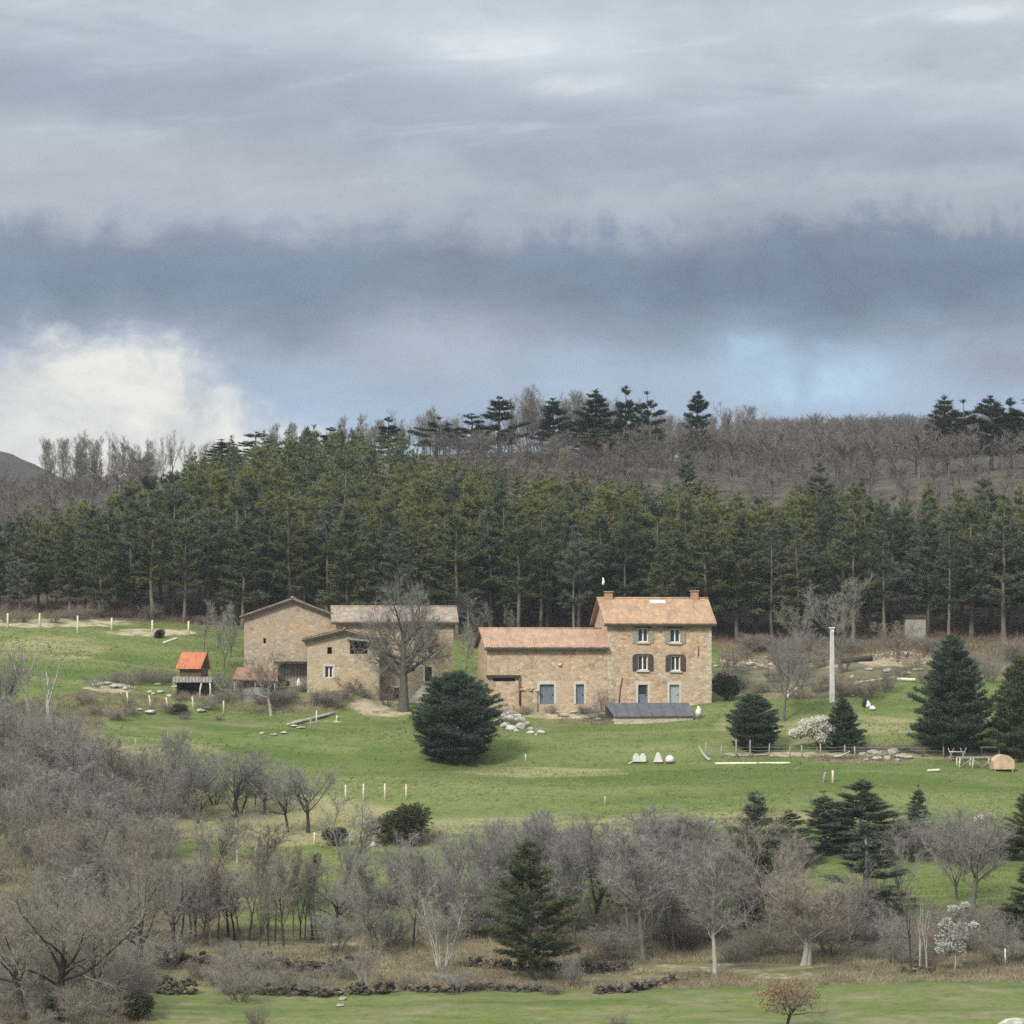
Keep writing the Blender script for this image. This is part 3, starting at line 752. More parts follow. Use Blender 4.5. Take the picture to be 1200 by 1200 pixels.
def roof_y(par, mat, w, d, hl, hr, ridge, px, over=.45, front=.4, curve=.0):
    """pitched roof, ridge along y, gable towards the viewer"""
    mb = MB(); sl = (ridge - hl) / px; sr = (ridge - hr) / (w - px)
    tiled(mb, (-over, d, hl - sl * over), (-over, -front, hl - sl * over), (px, -front, ridge), (px, d, ridge))
    tiled(mb, (w + over, -front, hr - sr * over), (w + over, d, hr - sr * over), (px, d, ridge), (px, -front, ridge))
    r = mb.build('roof', mat, par)
    MB().tube([(px, -front - .03, ridge + .16), (px, d, ridge + .16)], .14, 8).build('ridge_tiles', mat, r)
    vb = MB()
    for (xa, za), (xb, zb) in (((-over, hl - sl * over), (px, ridge)), ((px, ridge), (w + over, hr - sr * over))):
        vb.prism([(xa, za - .2), (xb, zb - .2), (xb, zb - .005), (xa, za - .005)], -front + .02, -front + .10)
    vb.build('barge_board', M['dark_wood'], r)
    return r

def window(par, x0, x1, z0, z1, frame='white_paint', sill=True, surround=None, depth=.18, cross=False, leaf=None):
    """glazed casement set back in its opening"""
    f = MB(); e = .09; y = depth
    f.box(x0, x0 + e, y, y + .07, z0, z1); f.box(x1 - e, x1, y, y + .07, z0, z1)
    f.box(x0 + e, x1 - e, y, y + .07, z0, z0 + e); f.box(x0 + e, x1 - e, y, y + .07, z1 - e, z1)
    cx = (x0 + x1) / 2; f.box(cx - .06, cx + .06, y - .01, y + .06, z0 + e, z1 - e)
    if cross: f.box(x0 + e, x1 - e, y + .002, y + .055, z0 + (z1 - z0) * .48, z0 + (z1 - z0) * .54)
    w = f.build('window', M[frame], par)
    MB().box(x0 + .02, x1 - .02, y + .08, y + .10, z0 + .02, z1 - .02).build('pane', M['glass'], w)
    if sill: MB().box(x0 - .14, x1 + .14, -.16, .25, z0 - .16, z0 - .002).build('sill', M['dressed'], w)
    if surround: frame_stone(w, x0, x1, z0, z1, surround)
    return w

def frame_stone(par, x0, x1, z0, z1, t, mat='dressed', lint=None):
    b = MB(); l = lint or t
    b.box(x0 - t, x0 - .002, -.03, .2, z0, z1); b.box(x1 + .002, x1 + t, -.03, .2, z0, z1); b.box(x0 - t, x1 + t, -.032, .2, z1 + .002, z1 + l)
    return b.build('surround', M[mat], par)

def door(par, x0, x1, z0, z1, mat, t=.2, panes=False, lint=None):
    b = MB(); b.box(x0, x1, .22, .28, z0, z1)
    cx = (x0 + x1) / 2
    n = max(2, int((x1 - x0) / .28))
    for i in range(n):
        a = x0 + (x1 - x0) * i / n; b.box(a + .015, a + (x1 - x0) / n - .015, .195, .222, z0 + .03, z1 - .03)
    dr = b.build('door', M[mat], par)
    MB().box(x1 - .16, x1 - .10, .14, .196, z0 + .8, z0 + .98).build('handle', M['dark'], dr)
    if panes:
        MB().box(x0 + .12, x1 - .12, .175, .196, z0 + (z1 - z0) * .52, z1 - .12).build('pane', M['glass'], dr)
    frame_stone(dr, x0, x1, z0, z1, t, lint=lint)
    return dr

def shutter(par, x0, x1, z0, z1, mat, arch=None):
    b = MB(); w = x1 - x0
    if arch:
        n = 8; pts = [(x0, z0), (x1, z0)]
        for i in range(n + 1):
            q = i / n; xx = x1 - w * q; k = q if arch == 'l' else 1 - q
            pts.append((xx, z1 - .3 * (1 - sqrt(max(0, 1 - k * k)))))
        b.prism(pts, -.07, -.025)
    else: b.prism([(x0, z0), (x1, z0), (x1, z1), (x0, z1)], -.07, -.025)
    for zz in (z0 + .22, z1 - .55): b.box(x0 + .03, x1 - .03, -.095, -.071, zz, zz + .12)
    return b.build('shutter', M[mat], par)

YAW = radians(7.4)
FX = (712 - 600) / FPX * 298
FZ = (HV - 826) / FPX * 298
ZB = -2.2
def farmhouse():
    e = empty('farmhouse', (FX, 298, FZ), YAW, 'tall three storey stone farmhouse with orange tiled roof and brown shutters', 'house')
    W, D, H, RG = 10.25, 8.0, 8.05, 10.25
    ops = [(3.0, 4.0, 6.1, 7.45), (6.15, 7.15, 6.05, 7.4), (3.0, 3.95, 3.35, 4.8), (6.25, 7.15, 3.3, 4.75), (3.0, 3.95, .1, 1.95), (6.1, 7.05, .1, 1.95)]
    shell('wall', e, M['farm_stone'], W, D, ZB, H, H, RG, ops)
    r = roof_x(e, M['orange_tile'], W, D, H, H, RG, .42, .5)
    for x0, x1, h in ((.35, 1.1, .75), (9.0, 9.65, .85)):
        c = MB().box(x0, x1, 3.6, 4.4, RG - .6, RG + h).build('chimney', M['brick'], r)
        MB().box(x0 - .08, x1 + .08, 3.5, 4.5, RG + h + .002, RG + h + .1).build('chimney_cap', M['brick'], c)
        if x0 < 1:
            MB().tube([(.2, 4, RG + .3), (.2, 4, RG + 1.5)], .025, 6).build('pole', M['dark'], c)
            MB().tube([(.2, 4, RG + 1.45), (.2, 4, RG + 1.6), (.24, 4, RG + 1.8), (.22, 4, RG + 2.05), (.16, 4, RG + 2.2)], [.06, .13, .12, .08, .03], 8).build('cowl', M['white_paint'], c)
    sl = (RG - H) / 4.0
    def rz(y): return H + sl * y
    sk = MB(); sk.add([(4.7, 2.95, rz(2.95) + .27), (6.3, 2.95, rz(2.95) + .27), (6.3, 3.5, rz(3.5) + .27), (4.7, 3.5, rz(3.5) + .27), (4.7, 2.95, rz(2.95)), (6.3, 2.95, rz(2.95)), (6.3, 3.5, rz(3.5)), (4.7, 3.5, rz(3.5))],
                     [(0, 1, 2, 3), (0, 4, 5, 1), (1, 5, 6, 2), (2, 6, 7, 3), (3, 7, 4, 0)])
    sk.build('skylight', M['sky_glass'], r)
    for x0, x1, z0, z1 in ops[:2]:
        w = window(e, x0, x1, z0, z1)
        shutter(w, x0 - .52, x0 - .03, z0 - .1, z1, 'grey_shutter'); shutter(w, x1 + .03, x1 + .52, z0 - .1, z1, 'grey_shutter')
        MB().box(x0 - .3, x1 + .3, -.04, .2, z1 + .002, z1 + .2).build('lintel', M['dark_wood'], w)
    for x0, x1, z0, z1 in ops[2:4]:
        w = window(e, x0, x1, z0, z1)
        shutter(w, x0 - .55, x0 - .03, z0 - .05, z1 + .15, 'shutter', 'l'); shutter(w, x1 + .03, x1 + .55, z0 - .05, z1 + .15, 'shutter', 'r')
        MB().box(x0, x1, -.03, .2, z1 + .002, z1 + .15).build('lintel', M['dark_wood'], w)
    for xa, sg in ((0, 1), (W, -1)):
        q = MB()
        for i in range(17):
            ln = .62 if i % 2 else .38; z = .1 + i * .46
            x0, x1 = sorted((xa - sg * .012, xa + sg * ln)); q.box(x0, x1, -.014, .3, z, z + .43)
        q.build('quoins', M['quoin'], e)
    d1 = door(e, *ops[4], 'blue_door', .22, True, .3); d2 = door(e, *ops[5], 'pale_door', .22, False, .3)
    d1['label'] = 'grey blue door with glazed upper half'; d2['label'] = 'pale grey plain door'
    MB().tube([(8.95, -.05, 4.75), (8.95, -.05, 5.75)], .055, 6).build('iron_tie', M['rust'], e)
    MB().tube([(1.1, -.06, 0), (1.25, -.06, 1.7), (1.45, -.06, 2.65)], .05, 6).build('downpipe', M['brown_wood'], e)
farmhouse()

def barn_wing():
    L = 11.75
    e = empty('stone_barn', (FX - L * cos(YAW), 298 - L * sin(YAW), FZ), YAW, 'long low stone barn with pinkish tiled roof joined to the tall farmhouse', 'barn')
    D, H, RG = 8.0, 5.65, 7.25
    ops = [(5.1, 6.5, .1, 2.0), (8.65, 9.45, .1, 2.0), (.35, 2.75, 2.3, 2.62)]
    w = shell('wall', e, M['farm_stone'], L, D, ZB, H, H, RG, ops)
    roof_x(e, M['pink_tile'], L - .3, D, H, H, RG, .35, .45)
    door(e, *ops[0], 'blue_door', .26, False, .34); door(e, *ops[1], 'blue_door', .22, False, .3)
    MB().box(-.1, 3.2, -.25, .1, 2.66, 2.9).build('lintel_beam', M['dark_wood'], e)
    MB().tube([(3.15, -.15, 0), (3.1, -.15, 2.66)], .09, 6).build('prop', M['brown_wood'], e)
    b = MB()
    for i in range(6): b.rock((3.4 + i * .26 + R.uniform(-.1, .1), -.2, 1.5 + R.uniform(-.1, .1)), .3, flat=.5)
    b.box(3.3, 4.8, -.3, -.006, -1.2, 1.45)
    b.build('buttress', M['wing_stone'], e)
    b = MB().rock((7.1, -.02, 3.9), .22)
    b.build('corbel_stone', M['dressed'], e)
barn_wing()

def gable_barn():
    Y = 303.0; x = (286 - 600) / FPX * Y; z0 = (HV - 806) / FPX * Y
    e = empty('gabled_barn', (x, Y, z0), radians(2), 'large grey brown stone barn with broad gable facing the meadow', 'barn')
    W, D = 9.4, 13.0
    ops = [(3.3, 6.2, .0, 2.35), (1.9, 2.15, 4.4, 4.9)]
    shell('wall', e, M['barn_stone'], W, D, ZB, 7.1, 6.95, 8.75, ops, True, 4.75, 6.95)
    roof_y(e, M['old_tile'], W, D, 7.1, 6.95, 8.75, 4.75, .4, .45)
    MB().box(2.9, 6.6, -.05, .25, 2.36, 2.6).build('lintel_beam', M['dark_wood'], e)
    g = MB()
    for i in range(9): g.box(3.3 + i * .32, 3.58 + i * .32, 1.2 + .04 * (i % 2), 1.26 + .04 * (i % 2), 0, 2.3)
    g.build('boarded_partition', M['grey_wood'], e)
gable_barn()

def loft_barn():
    Y = 298.5; x = (360 - 600) / FPX * Y; z0 = (HV - 806) / FPX * Y
    e = empty('hayloft_barn', (x, Y, z0), radians(3), 'small ochre gabled barn with dark hayloft opening and white framed window', 'barn')
    W, D = 7.0, 4.6
    ops = [(4.15, 5.85, 3.3, 4.55), (1.95, 2.4, 3.3, 3.95), (1.72, 2.5, .95, 2.1)]
    shell('wall', e, M['loft_stone'], W, D, ZB - 1, 4.75, 4.7, 5.6, ops, True, 3.6, 4.7)
    roof_y(e, M['old_tile'], W, D, 4.75, 4.7, 5.6, 3.6, .5, .5)
    w = window(e, *ops[2], 'white_paint', False, .2); w['label'] = 'white framed casement'
    MB().prism([(3.85, 4.72), (6.3, 4.42), (6.3, 4.6), (3.85, 4.92)], -.75, -.01).build('awning_board', M['grey_wood'], e)
    b = MB()
    for i in range(5): b.box(4.2 + i * .34, 4.24 + i * .34, .3, .36, 3.3, 3.75)
    b.box(4.15, 5.85, .3, .36, 3.7, 3.8); b.build('loft_rail', M['grey_wood'], e)
loft_barn()

def house_wing():
    Y = 301.0; x = (394 - 600) / FPX * Y; z0 = (HV - 824) / FPX * Y
    e = empty('stone_house', (x, Y, z0), radians(4), 'long pale stone house with buff tiled roof behind the big bare walnut tree', 'house')
    W, D, H, RG = 11.5, 8.0, 8.0, 9.35
    X = lambda u: (u - 394) / 11.95
    ops = [(X(503), X(507), 6.95, 7.35), (X(502), X(507.5), 4.85, 5.6), (X(468), X(474), 5.0, 5.75), (X(498), X(506), 2.15, 3.55), (X(462), X(468), .1, 1.5), (X(481), X(486), 3.1, 3.5), (X(418), X(424), 5.6, 6.2)]
    shell('wall', e, M['wing_stone'], W, D, ZB, H, H, RG, ops)
    roof_x(e, M['old_tile'], W, D, H, H, RG, .5, .45)
    frame_stone(e, *ops[3], .22); frame_stone(e, *ops[4], .2)
    for o in (ops[1], ops[2], ops[6]): window(e, *o, 'brown_wood', False, None, .25)
    d = MB().box(ops[3][0], ops[3][1], .4, .46, 2.15, 3.55).build('door', M['dark_wood'], e)
    st = MB()
    for i in range(6): st.box(X(476) + i * .28, X(508), -1.9 + .22 * i, -1.9 + .22 * (i + 1) - .003 if i < 5 else -.01, -1.5, .3 + i * .3)
    st.build('steps', M['dressed'], e)
house_wing()

# ------------------------------------------------------------------ small structures
def hut():
    Y = 298.; p = on(224, Y)
    e = empty('shed', (p.x, Y, p.z), radians(-14), 'small shed with bright orange tiled roof on a dark open shelter', 'shed')
    b = MB(); b.box(-1.55, 1.25, .3, 2.6, -.3, 1.35); b.build('back_wall', M['dark_wood'], e) if False else None
    w = MB(); w.box(-1.5, -1.35, 0, 2.4, -.6, 1.5); w.box(1.2, 1.35, .0, 2.4, -.6, 1.5); w.box(-1.35, 1.2, 2.25, 2.4, -.6, 1.5); w.build('wall', M['dark_wood'], e)
    MB().box(-1.75, 2.2, -.5, 2.5, 1.5, 1.66).build('platform', M['grey_wood'], e)
    rl = MB()
    for i in range(12): rl.box(-1.72 + i * .34, -1.42 + i * .34, -.56, -.505, 1.3, 1.85)
    rl.build('railing', M['grey_wood'], e)
    for x in (-1.65, 1.0, 2.05): MB().tube([(x, -.4, -.7), (x + .08, -.42, .6), (x + (.25 if x == 1.0 else 0), -.4, 1.5)], .09, 6).build('post', M['grey_wood' if x < 1 else 'pale_wood'], e)
    MB().box(-1.25, .95, .2, 2.2, 1.663, 2.75).build('cabin', M['brown_wood'], e)
    r = MB(); tiled(r, (-1.55, -.15, 2.55), (1.05, -.15, 2.55), (1.25, 1.2, 4.15), (-1.35, 1.2, 4.15), .07); tiled(r, (1.05, 2.55, 2.55), (-1.55, 2.55, 2.55), (-1.35, 1.2, 4.15), (1.25, 1.2, 4.15), .07)
    r.build('roof', M['new_tile'], e)
    MB().add([(.93, .1, 2.7), (.93, 2.3, 2.7), (.93, 1.2, 4.05), (.87, .1, 2.7), (.87, 2.3, 2.7), (.87, 1.2, 4.05)], [(0, 1, 2), (5, 4, 3), (0, 3, 4, 1), (1, 4, 5, 2), (2, 5, 3, 0)]).build('gable', M['dark_wood'], e)
hut()

def beam(name, u0, v0, u1, v1, r, mat, label, cat, lift=.1, group=None, box=True):
    a = hit(u0, v0); b = hit(u1, v1); m = MB(); n = 8
    c = (a + b) / 2; pts = []
    for i in range(n + 1):
        q = a.lerp(b, i / n); pts.append(Vector((q.x, q.y, a.z + (b.z - a.z) * i / n + lift)) - c)
    m.tube(pts, r, 4 if box else 7)
    o = m.build(name, M[mat]); o.location = c
    return tag(o, label, cat, group)

def lean_to():
    p = on(297, 299.5); e = empty('lean_to', p, radians(3), 'low open lean-to with rust red tiled roof beside the gabled barn', 'lean-to')
    r = MB(); tiled(r, (-2.0, -1.0, 1.35), (2.4, -1.0, 1.15), (2.2, 1.6, 2.2), (-1.6, 1.6, 2.5), .08); r.build('roof', M['rust_tile'], e)
    for x, y, h in ((-1.8, -.8, 1.35), (.2, -.8, 1.25), (2.1, -.8, 1.15), (-1.5, 1.4, 2.4), (2.0, 1.4, 2.1)):
        MB().tube([(x, y, -.5), (x, y, h)], .07, 6).build('post', M['grey_wood'], e)
    MB().box(-1.6, 2.1, 1.45, 1.52, -.5, 2.0).build('back_wall', M['brown_wood'], e)
lean_to()

def covered_heap():
    p = on(301, 296.2); e = empty('covered_heap', p, radians(4), 'low heap under a grey tarpaulin in front of the rust red lean-to', 'heap')
    b = MB(); n = 9
    pts = [(-1.3, .35)] + [(-1.3 + 2.6 * i / n, .95 + .18 * sin(pi * i / n) + .05 * sin(i * 3)) for i in range(n + 1)] + [(1.3, .35)]
    b.prism(pts[:1] + pts[-1:] + pts[1:-1][::-1], -.7, .7); b.build('tarpaulin', M['grey_tank'], e)
    MB().box(-1.25, 1.25, -.65, .65, -.4, .345).build('load', M['grey_wood'], e)
covered_heap()

def rubble_ramp():
    """earth mound with pale path, in front of the barns: rocks lie on the ground"""
    pass

def pole():
    p = hit(975, 823); H = (823 - 737) / FPX * p.y
    e = empty('utility_pole', p, radians(20), 'tall pale concrete utility pole standing beside the dark conifer', 'utility pole')
    b = MB(); 
    a0, a1 = .22, .15
    b.add([(-a0, -a0 * .7, -.6), (a0, -a0 * .7, -.6), (a0, a0 * .7, -.6), (-a0, a0 * .7, -.6), (-a1, -a1 * .7, H), (a1, -a1 * .7, H), (a1, a1 * .7, H), (-a1, a1 * .7, H)],
          [(0, 3, 2, 1), (4, 5, 6, 7), (0, 1, 5, 4), (1, 2, 6, 5), (2, 3, 7, 6), (3, 0, 4, 7)])
    b.build('shaft', M['concrete'], e)
    MB().box(-.24, .24, -.17, .17, H + .002, H + .12).build('cap', M['white_paint'], e)
    MB().tube([(.0, -.2, H - .5), (.0, -.3, H - .4), (.0, -.3, H - .15)], .04, 6).build('insulator', M['white_paint'], e)
pole()

def low_roof():
    a = FX + .1; Y = 291.6; z = (HV - 840) / FPX * Y
    e = empty('low_shelter', (a - .2, Y, z), YAW * .6, 'long low shelter roofed with dark grey sheeting before the farmhouse', 'shelter')
    b = MB(); W = 8.05
    b.add([(.5, -.3, .05), (W + .1, -.3, .10), (W - .1, 2.2, 1.28), (-.15, 2.2, 1.28), (.5, -.3, -.05), (W + .1, -.3, .0), (W - .1, 2.2, 1.18), (-.15, 2.2, 1.18)],
          [(0, 1, 2, 3), (7, 6, 5, 4), (0, 4, 5, 1), (1, 5, 6, 2), (2, 6, 7, 3), (3, 7, 4, 0)])
    r = b.build('roof', M['slate'], e)
    s = MB()
    for i in range(7):
        x = .8 + i * 1.12
        s.add([(x, -.3, .13), (x + .05, -.3, .13), (x - .12, 2.2, 1.31), (x - .17, 2.2, 1.31), (x, -.3, .03), (x + .05, -.3, .03), (x - .12, 2.2, 1.2), (x - .17, 2.2, 1.2)], [(0, 1, 2, 3), (0, 4, 5, 1), (1, 5, 6, 2), (3, 7, 4, 0)])
    s.build('seam', M['slate'], r)
    w = MB(); w.box(.5, W, -.15, .1, -1.2, -.01); w.build('front_wall', M['field_stone'], e)
    MB().box(-.1, W - .2, 2.0, 2.15, -1, 1.17).build('back_wall', M['dark_wood'], e)
    q = e.matrix_world if False else None
    b = MB().tube([(0, 0, -.2), (.05, 0, .15), (.08, .02, .4), (.02, .03, .62), (-.06, .02, .74)], [.28, .3, .24, .16, .06], 8, wob=.3)
    o = b.build('sack', M['white_bag']); o.location = (a - .2 + 8.55, Y + .75, z + .25)
    tag(o, 'white sack standing at the end of the long dark grey roof', 'sack')
low_roof()

# beehives on the meadow
for i, (u, shape, lab) in enumerate([(745.6, 0, 'white peaked beehive touching another hive, the one by the plank'), (753.2, 0, 'white peaked beehive touching another hive, on the side of the gap'), (771.5, 1, 'white beehive shaped like a narrow pyramid, standing apart'), (785, 2, 'white beehive with rounded top, last of the four')]):
    p = hit(u, 894.5); e = empty('beehive', p, R.uniform(-.3, .3), lab, 'beehive', 'white beehives on the meadow')
    b = MB(); w = .31
    if shape == 0: b.prism([(-w, .1), (w, .1), (w, .5), (.1, .82), (-.1, .82), (-w, .5)], -.3, .3)
    elif shape == 1: b.prism([(-.42, .1), (.42, .1), (.40, .22), (.09, .92), (-.12, .95), (-.36, .25)], -.3, .3)
    else: b.prism([(-.40, .1)] + [(.40 * cos(q * pi / 9), .28 + .42 * sin(q * pi / 9)) for q in range(10)][0:1] + [(.40 * cos(q * pi / 9), .28 + .42 * sin(q * pi / 9)) for q in range(1, 10)], -.3, .3) if False else b.tube([(0, 0, .1), (0, 0, .3), (0, 0, .52), (0, 0, .68), (0, 0, .74)], [.4, .42, .36, .2, .03], 12)
    b.build('body', M['white_bag'], e)
    MB().box(-.34, .34, -.28, .28, -.15, .095).build('stand', M['dark_wood'], e)
beam('plank', 737, 897, 744, 893, .07, 'pale_wood', 'short pale plank leaning by the first white beehive', 'plank')

# planks, branches, posts
beam('plank', 838, 897, 926, 896, .13, 'pale_wood', 'very long pale plank lying on the meadow below the fence', 'plank')
beam('plank', 1087, 905, 1101, 904, .14, 'pale_wood', 'short pale plank lying alone on the grass by the mound', 'plank')
beam('plank', 857, 888, 900, 886, .12, 'grey_wood', 'grey beam lying along the wire fence behind the long pale plank', 'beam')
beam('plank', 336, 851, 392, 838, .16, 'grey_wood', 'long grey plank edging the sandy path below the barns', 'plank')
beam('plank', 192, 755, 207, 750, .16, 'pale_wood', 'short pale plank lying on the grass above the orange shed', 'plank')
def branch(u0, v0, u1, v1, bow, label):
    a = hit(u0, v0); b = hit(u1, v1); pts = [a.lerp(b, i / 8) + Vector((0, 0, .12 + bow * (1 - i / 8) ** 2)) - a for i in range(9)]
    m = MB().tube(pts, [.06 + .012 * i for i in range(9)], 6, wob=.1); o = m.build('fallen_branch', M['bark_pale']); o.location = a
    tag(o, label, 'branch')
branch(819, 888, 832, 893, .9, 'curved pale branch lying on the grass beside the fence end')
branch(996, 893, 975, 888, .8, 'bent pale branch propped against the fence by the blossom tree')
branch(250, 808, 262, 812, .9, 'pale pole propped against the platform of the orange roofed shed')

def post(u, vb, vt, label, group, mat='pale_wood', r=.085, lean=0, name='fence_post'):
    p = hit(u, vb); H = (vb - vt) / FPX * p.y
    m = MB().tube([(0, 0, -.5), (lean * .5, 0, H * .5), (lean, .02, H - .02), (lean, .02, H)], [r * 1.1, r, r * .92, r * .5], 6, wob=.08)
    o = m.build(name, M[mat]); o.location = p
    return tag(o, label, 'post', group)
for u, vb, vt in ((9, 736, 719), (46.5, 735, 719), (91, 744, 722), (131, 739, 724), (178.5, 742, 727), (221, 745, 728)):
    post(u, vb, vt, 'pale post of the fence along the foot of the pine forest', 'fence posts under the forest edge', r=.11)
for u, vb, vt, l in ((405, 939, 920, .18), (426, 938, 919, 0), (451, 937, 919, .05), (476, 935, 919, -.03)):
    post(u, vb, vt, 'pale stake in the row of four at the meadow edge above the olive bush', 'four stakes in a row')
for u, vb, vt, l in ((299, 1004, 987, .15), (317, 1000, 983, -.03), (325.5, 1000, 982, 0), (368.5, 990, 976, 0), (410, 992, 977, 0)):
    post(u, vb, vt, 'pale stake on the yellowed grass beside the small dark bushes', 'stakes on the dry slope', lean=l)
for u, vb, vt, l in ((151, 828, 812, -.2), (177, 828, 816, -.2), (197, 831, 818, -.2), (227, 832, 817, -.15), (262, 836, 822, 0), (364, 856, 840, 0), (371, 848, 833, 0), (394, 845, 839, .1), (195, 876, 858, .15), (159, 880, 865, 0)):
    post(u, vb, vt, 'weathered stake along the slope between orange shed and sandy path', 'stakes below the shed', 'pale_wood' if vb < 850 else 'grey_wood', .08, l)
fx = [828, 845, 863, 879, 901, 925, 940, 962, 990, 1002, 1106]
fps = []
for u in fx:
    p = hit(u, 889); H = (889 - R.uniform(871, 875)) / FPX * p.y
    o = post(u, 889, R.uniform(870, 876) if u not in (863, 879, 1106) else 868, 'grey stake of the wire fence running past the round conifer', 'stakes of the wire fence', 'grey_wood', .07, R.uniform(-.08, .08))
    fps.append((p, H))
m = MB()
for h in (.35, .7, 1.0):
    for (a, ha), (b, hb) in zip(fps[:-1], fps[1:]):
        m.tube([a + Vector((0, 0, h)), a.lerp(b, .5) + Vector((0, 0, h - .06)), b + Vector((0, 0, h))], .014, 3, False)
tag(m.build('fence_wire', M['grey_wood']), 'three sagging wires strung along the grey fence stakes', 'wire')
post(964.5, 917, 905, 'short pale stump standing alone in the bright meadow, slanting', None, 'grey_wood', .1, .2)
post(976, 917, 903, 'short pale stake upright in the bright meadow beside a slanting one', None, 'pale_wood', .1)
post(1178, 1131, 1112, 'white stake standing alone by the dark hedge near the meadow', None, 'white_paint', .06)
post(709, 942, 933, 'tiny pale stake alone in the wide meadow below the beehives', None, 'pale_wood', .05)
post(616, 892, 884, 'tiny pale stake on the meadow between conifer and beehives', None, 'pale_wood', .06)
post(947, 870, 843, 'thin pale stake under the cream blossom tree', None, 'pale_wood', .07)

# rocks
def rocks(spots, label, group, mat='rock', flat=.65):
    for u, v, px in spots:
        p = hit(u, v); r = px / 2 / FPX * p.y
        o = MB().rock((0, 0, 0), r, flat=flat).build('rock', M[mat]); o.location = p + Vector((0, 0, r * .18))
        tag(o, label, 'rock', group)
rocks([(588, 840, 15), (596, 846, 17), (604, 843, 16), (593, 852, 15), (600, 856, 14), (610, 853, 13), (617, 850, 12), (609, 845, 13), (598, 838, 14), (585, 848, 13), (622, 855, 9), (605, 858, 8)], 'bleached boulder in the heap beside the big round conifer', 'boulder heap by the conifer', 'white_rock')
rocks([(622, 860, 10), (634, 860, 10), (628, 862, 6)], 'low white stone lying just clear of the boulder heap', 'stones off the heap', 'white_rock')
rocks([(112, 804, 9), (119, 802, 11), (126, 803, 12), (133, 806, 13), (140, 806, 10), (147, 808, 9), (185, 803, 8), (175, 812, 9), (180, 814, 8), (188, 812, 10), (163, 833, 10), (176, 836, 14), (198, 817, 10), (205, 806, 8), (236, 834, 12), (243, 831, 9), (249, 816, 8), (257, 815, 10)],
      'pale field stone scattered on the slope around the orange shed', 'stones around the shed', 'white_rock', .45)
rocks([(345, 852, 12), (352, 854, 10), (333, 860, 11), (321, 862, 9), (308, 860, 8)], 'pale slab bordering the lower end of the sandy path', 'slabs by the path', 'white_rock', .35)
rocks([(1010, 886, 12), (1022, 884, 15), (1034, 885, 16), (1046, 884, 17), (1056, 888, 13), (1066, 889, 9), (1028, 890, 12), (1040, 891, 12), (1052, 892, 9), (1015, 892, 8)], 'grey rubble stone in the low mound along the wire fence', 'rubble mound', 'rock', .6)
rocks([(994, 802, 7), (1004, 803, 7), (989, 805, 6), (1000, 816, 5), (1009, 808, 6)], 'small pale stone on the grass behind the utility pole', 'stones by the pole', 'white_rock')
rocks([(865, 783, 14), (850, 778, 12), (840, 782, 10), (878, 780, 14), (892, 782, 11), (905, 780, 13), (1062, 790, 11), (1040, 788, 13), (1018, 786, 11), (1075, 786, 12)], 'buff stone in the eroded bank at the forest foot', 'stones of the bank', 'rock', .5)
rocks([(660, 840, 12), (672, 836, 10), (690, 842, 14), (700, 844, 10), (684, 836, 9), (720, 846, 8), (708, 838, 11), (812, 843, 7)], 'buff stone on the rough bank below the barn doors', 'stones below the barn', 'rock', .45)
rocks([(999, 795, 7)], 'round white boulder alone on the grass above the small stones', None, 'white_rock', .9)
rocks([(1187, 1207, 36)], 'big smooth pale boulder at the very corner of the grass', None, 'white_rock', .75)
rocks([(395, 1165, 13), (402, 1172, 14), (398, 1180, 12)], 'flat buff stone in the short stair through the terrace wall', 'stair stones', 'rock', .35)

def sack(u, v, w, h, label, mat='white_bag', name='sack', cat='sack'):
    p = hit(u, v); s = p.y / FPX; W = w * s / 2; Hh = h * s
    o = MB().tube([(0, 0, -.05), (0, 0, Hh * .2), (.03, 0, Hh * .55), (.0, 0, Hh * .85), (-.02, 0, Hh)], [W * .8, W, W * .8, W * .5, W * .2], 7, wob=.3).build(name, M[mat]); o.location = p
    tag(o, label, cat)
sack(933, 816, 7, 10, 'tall white sack hung with the bare grey tree near the pole')
sack(923, 818, 5, 8, 'small white sack beside the taller white sack under the bare tree')
sack(1017, 829, 7, 7, 'round white sack next to the black barrel on the sloping grass')
sack(1022, 832, 8, 4, 'low white sack lying in front of the round white sack')
sack(1013.5, 829, 6, 11, 'black barrel standing behind two white sacks on the grass', 'dark', 'barrel', 'barrel')
sack(978, 853, 12, 9, 'pale sheet bundle caught on the dark conifer by the blossom', 'white_bag', 'sheet', 'sheet')
sack(437, 993, 7, 6, 'tiny white sack on the ground beside the olive green bush')
sack(331, 803, 9, 5, 'flat pale crate lying before the open bay of the gabled barn', 'tarp', 'crate', 'crate')
sack(350, 804, 6, 9, 'white drum standing in the open bay of the gabled barn', 'white_paint', 'drum', 'drum')
sack(337, 804, 6, 6, 'dark tub between pale crate and white drum at the barn', 'dark', 'tub', 'tub')
sack(641, 826, 5, 5, 'white bucket at the foot of the grey barn door', 'white_paint', 'bucket', 'bucket')

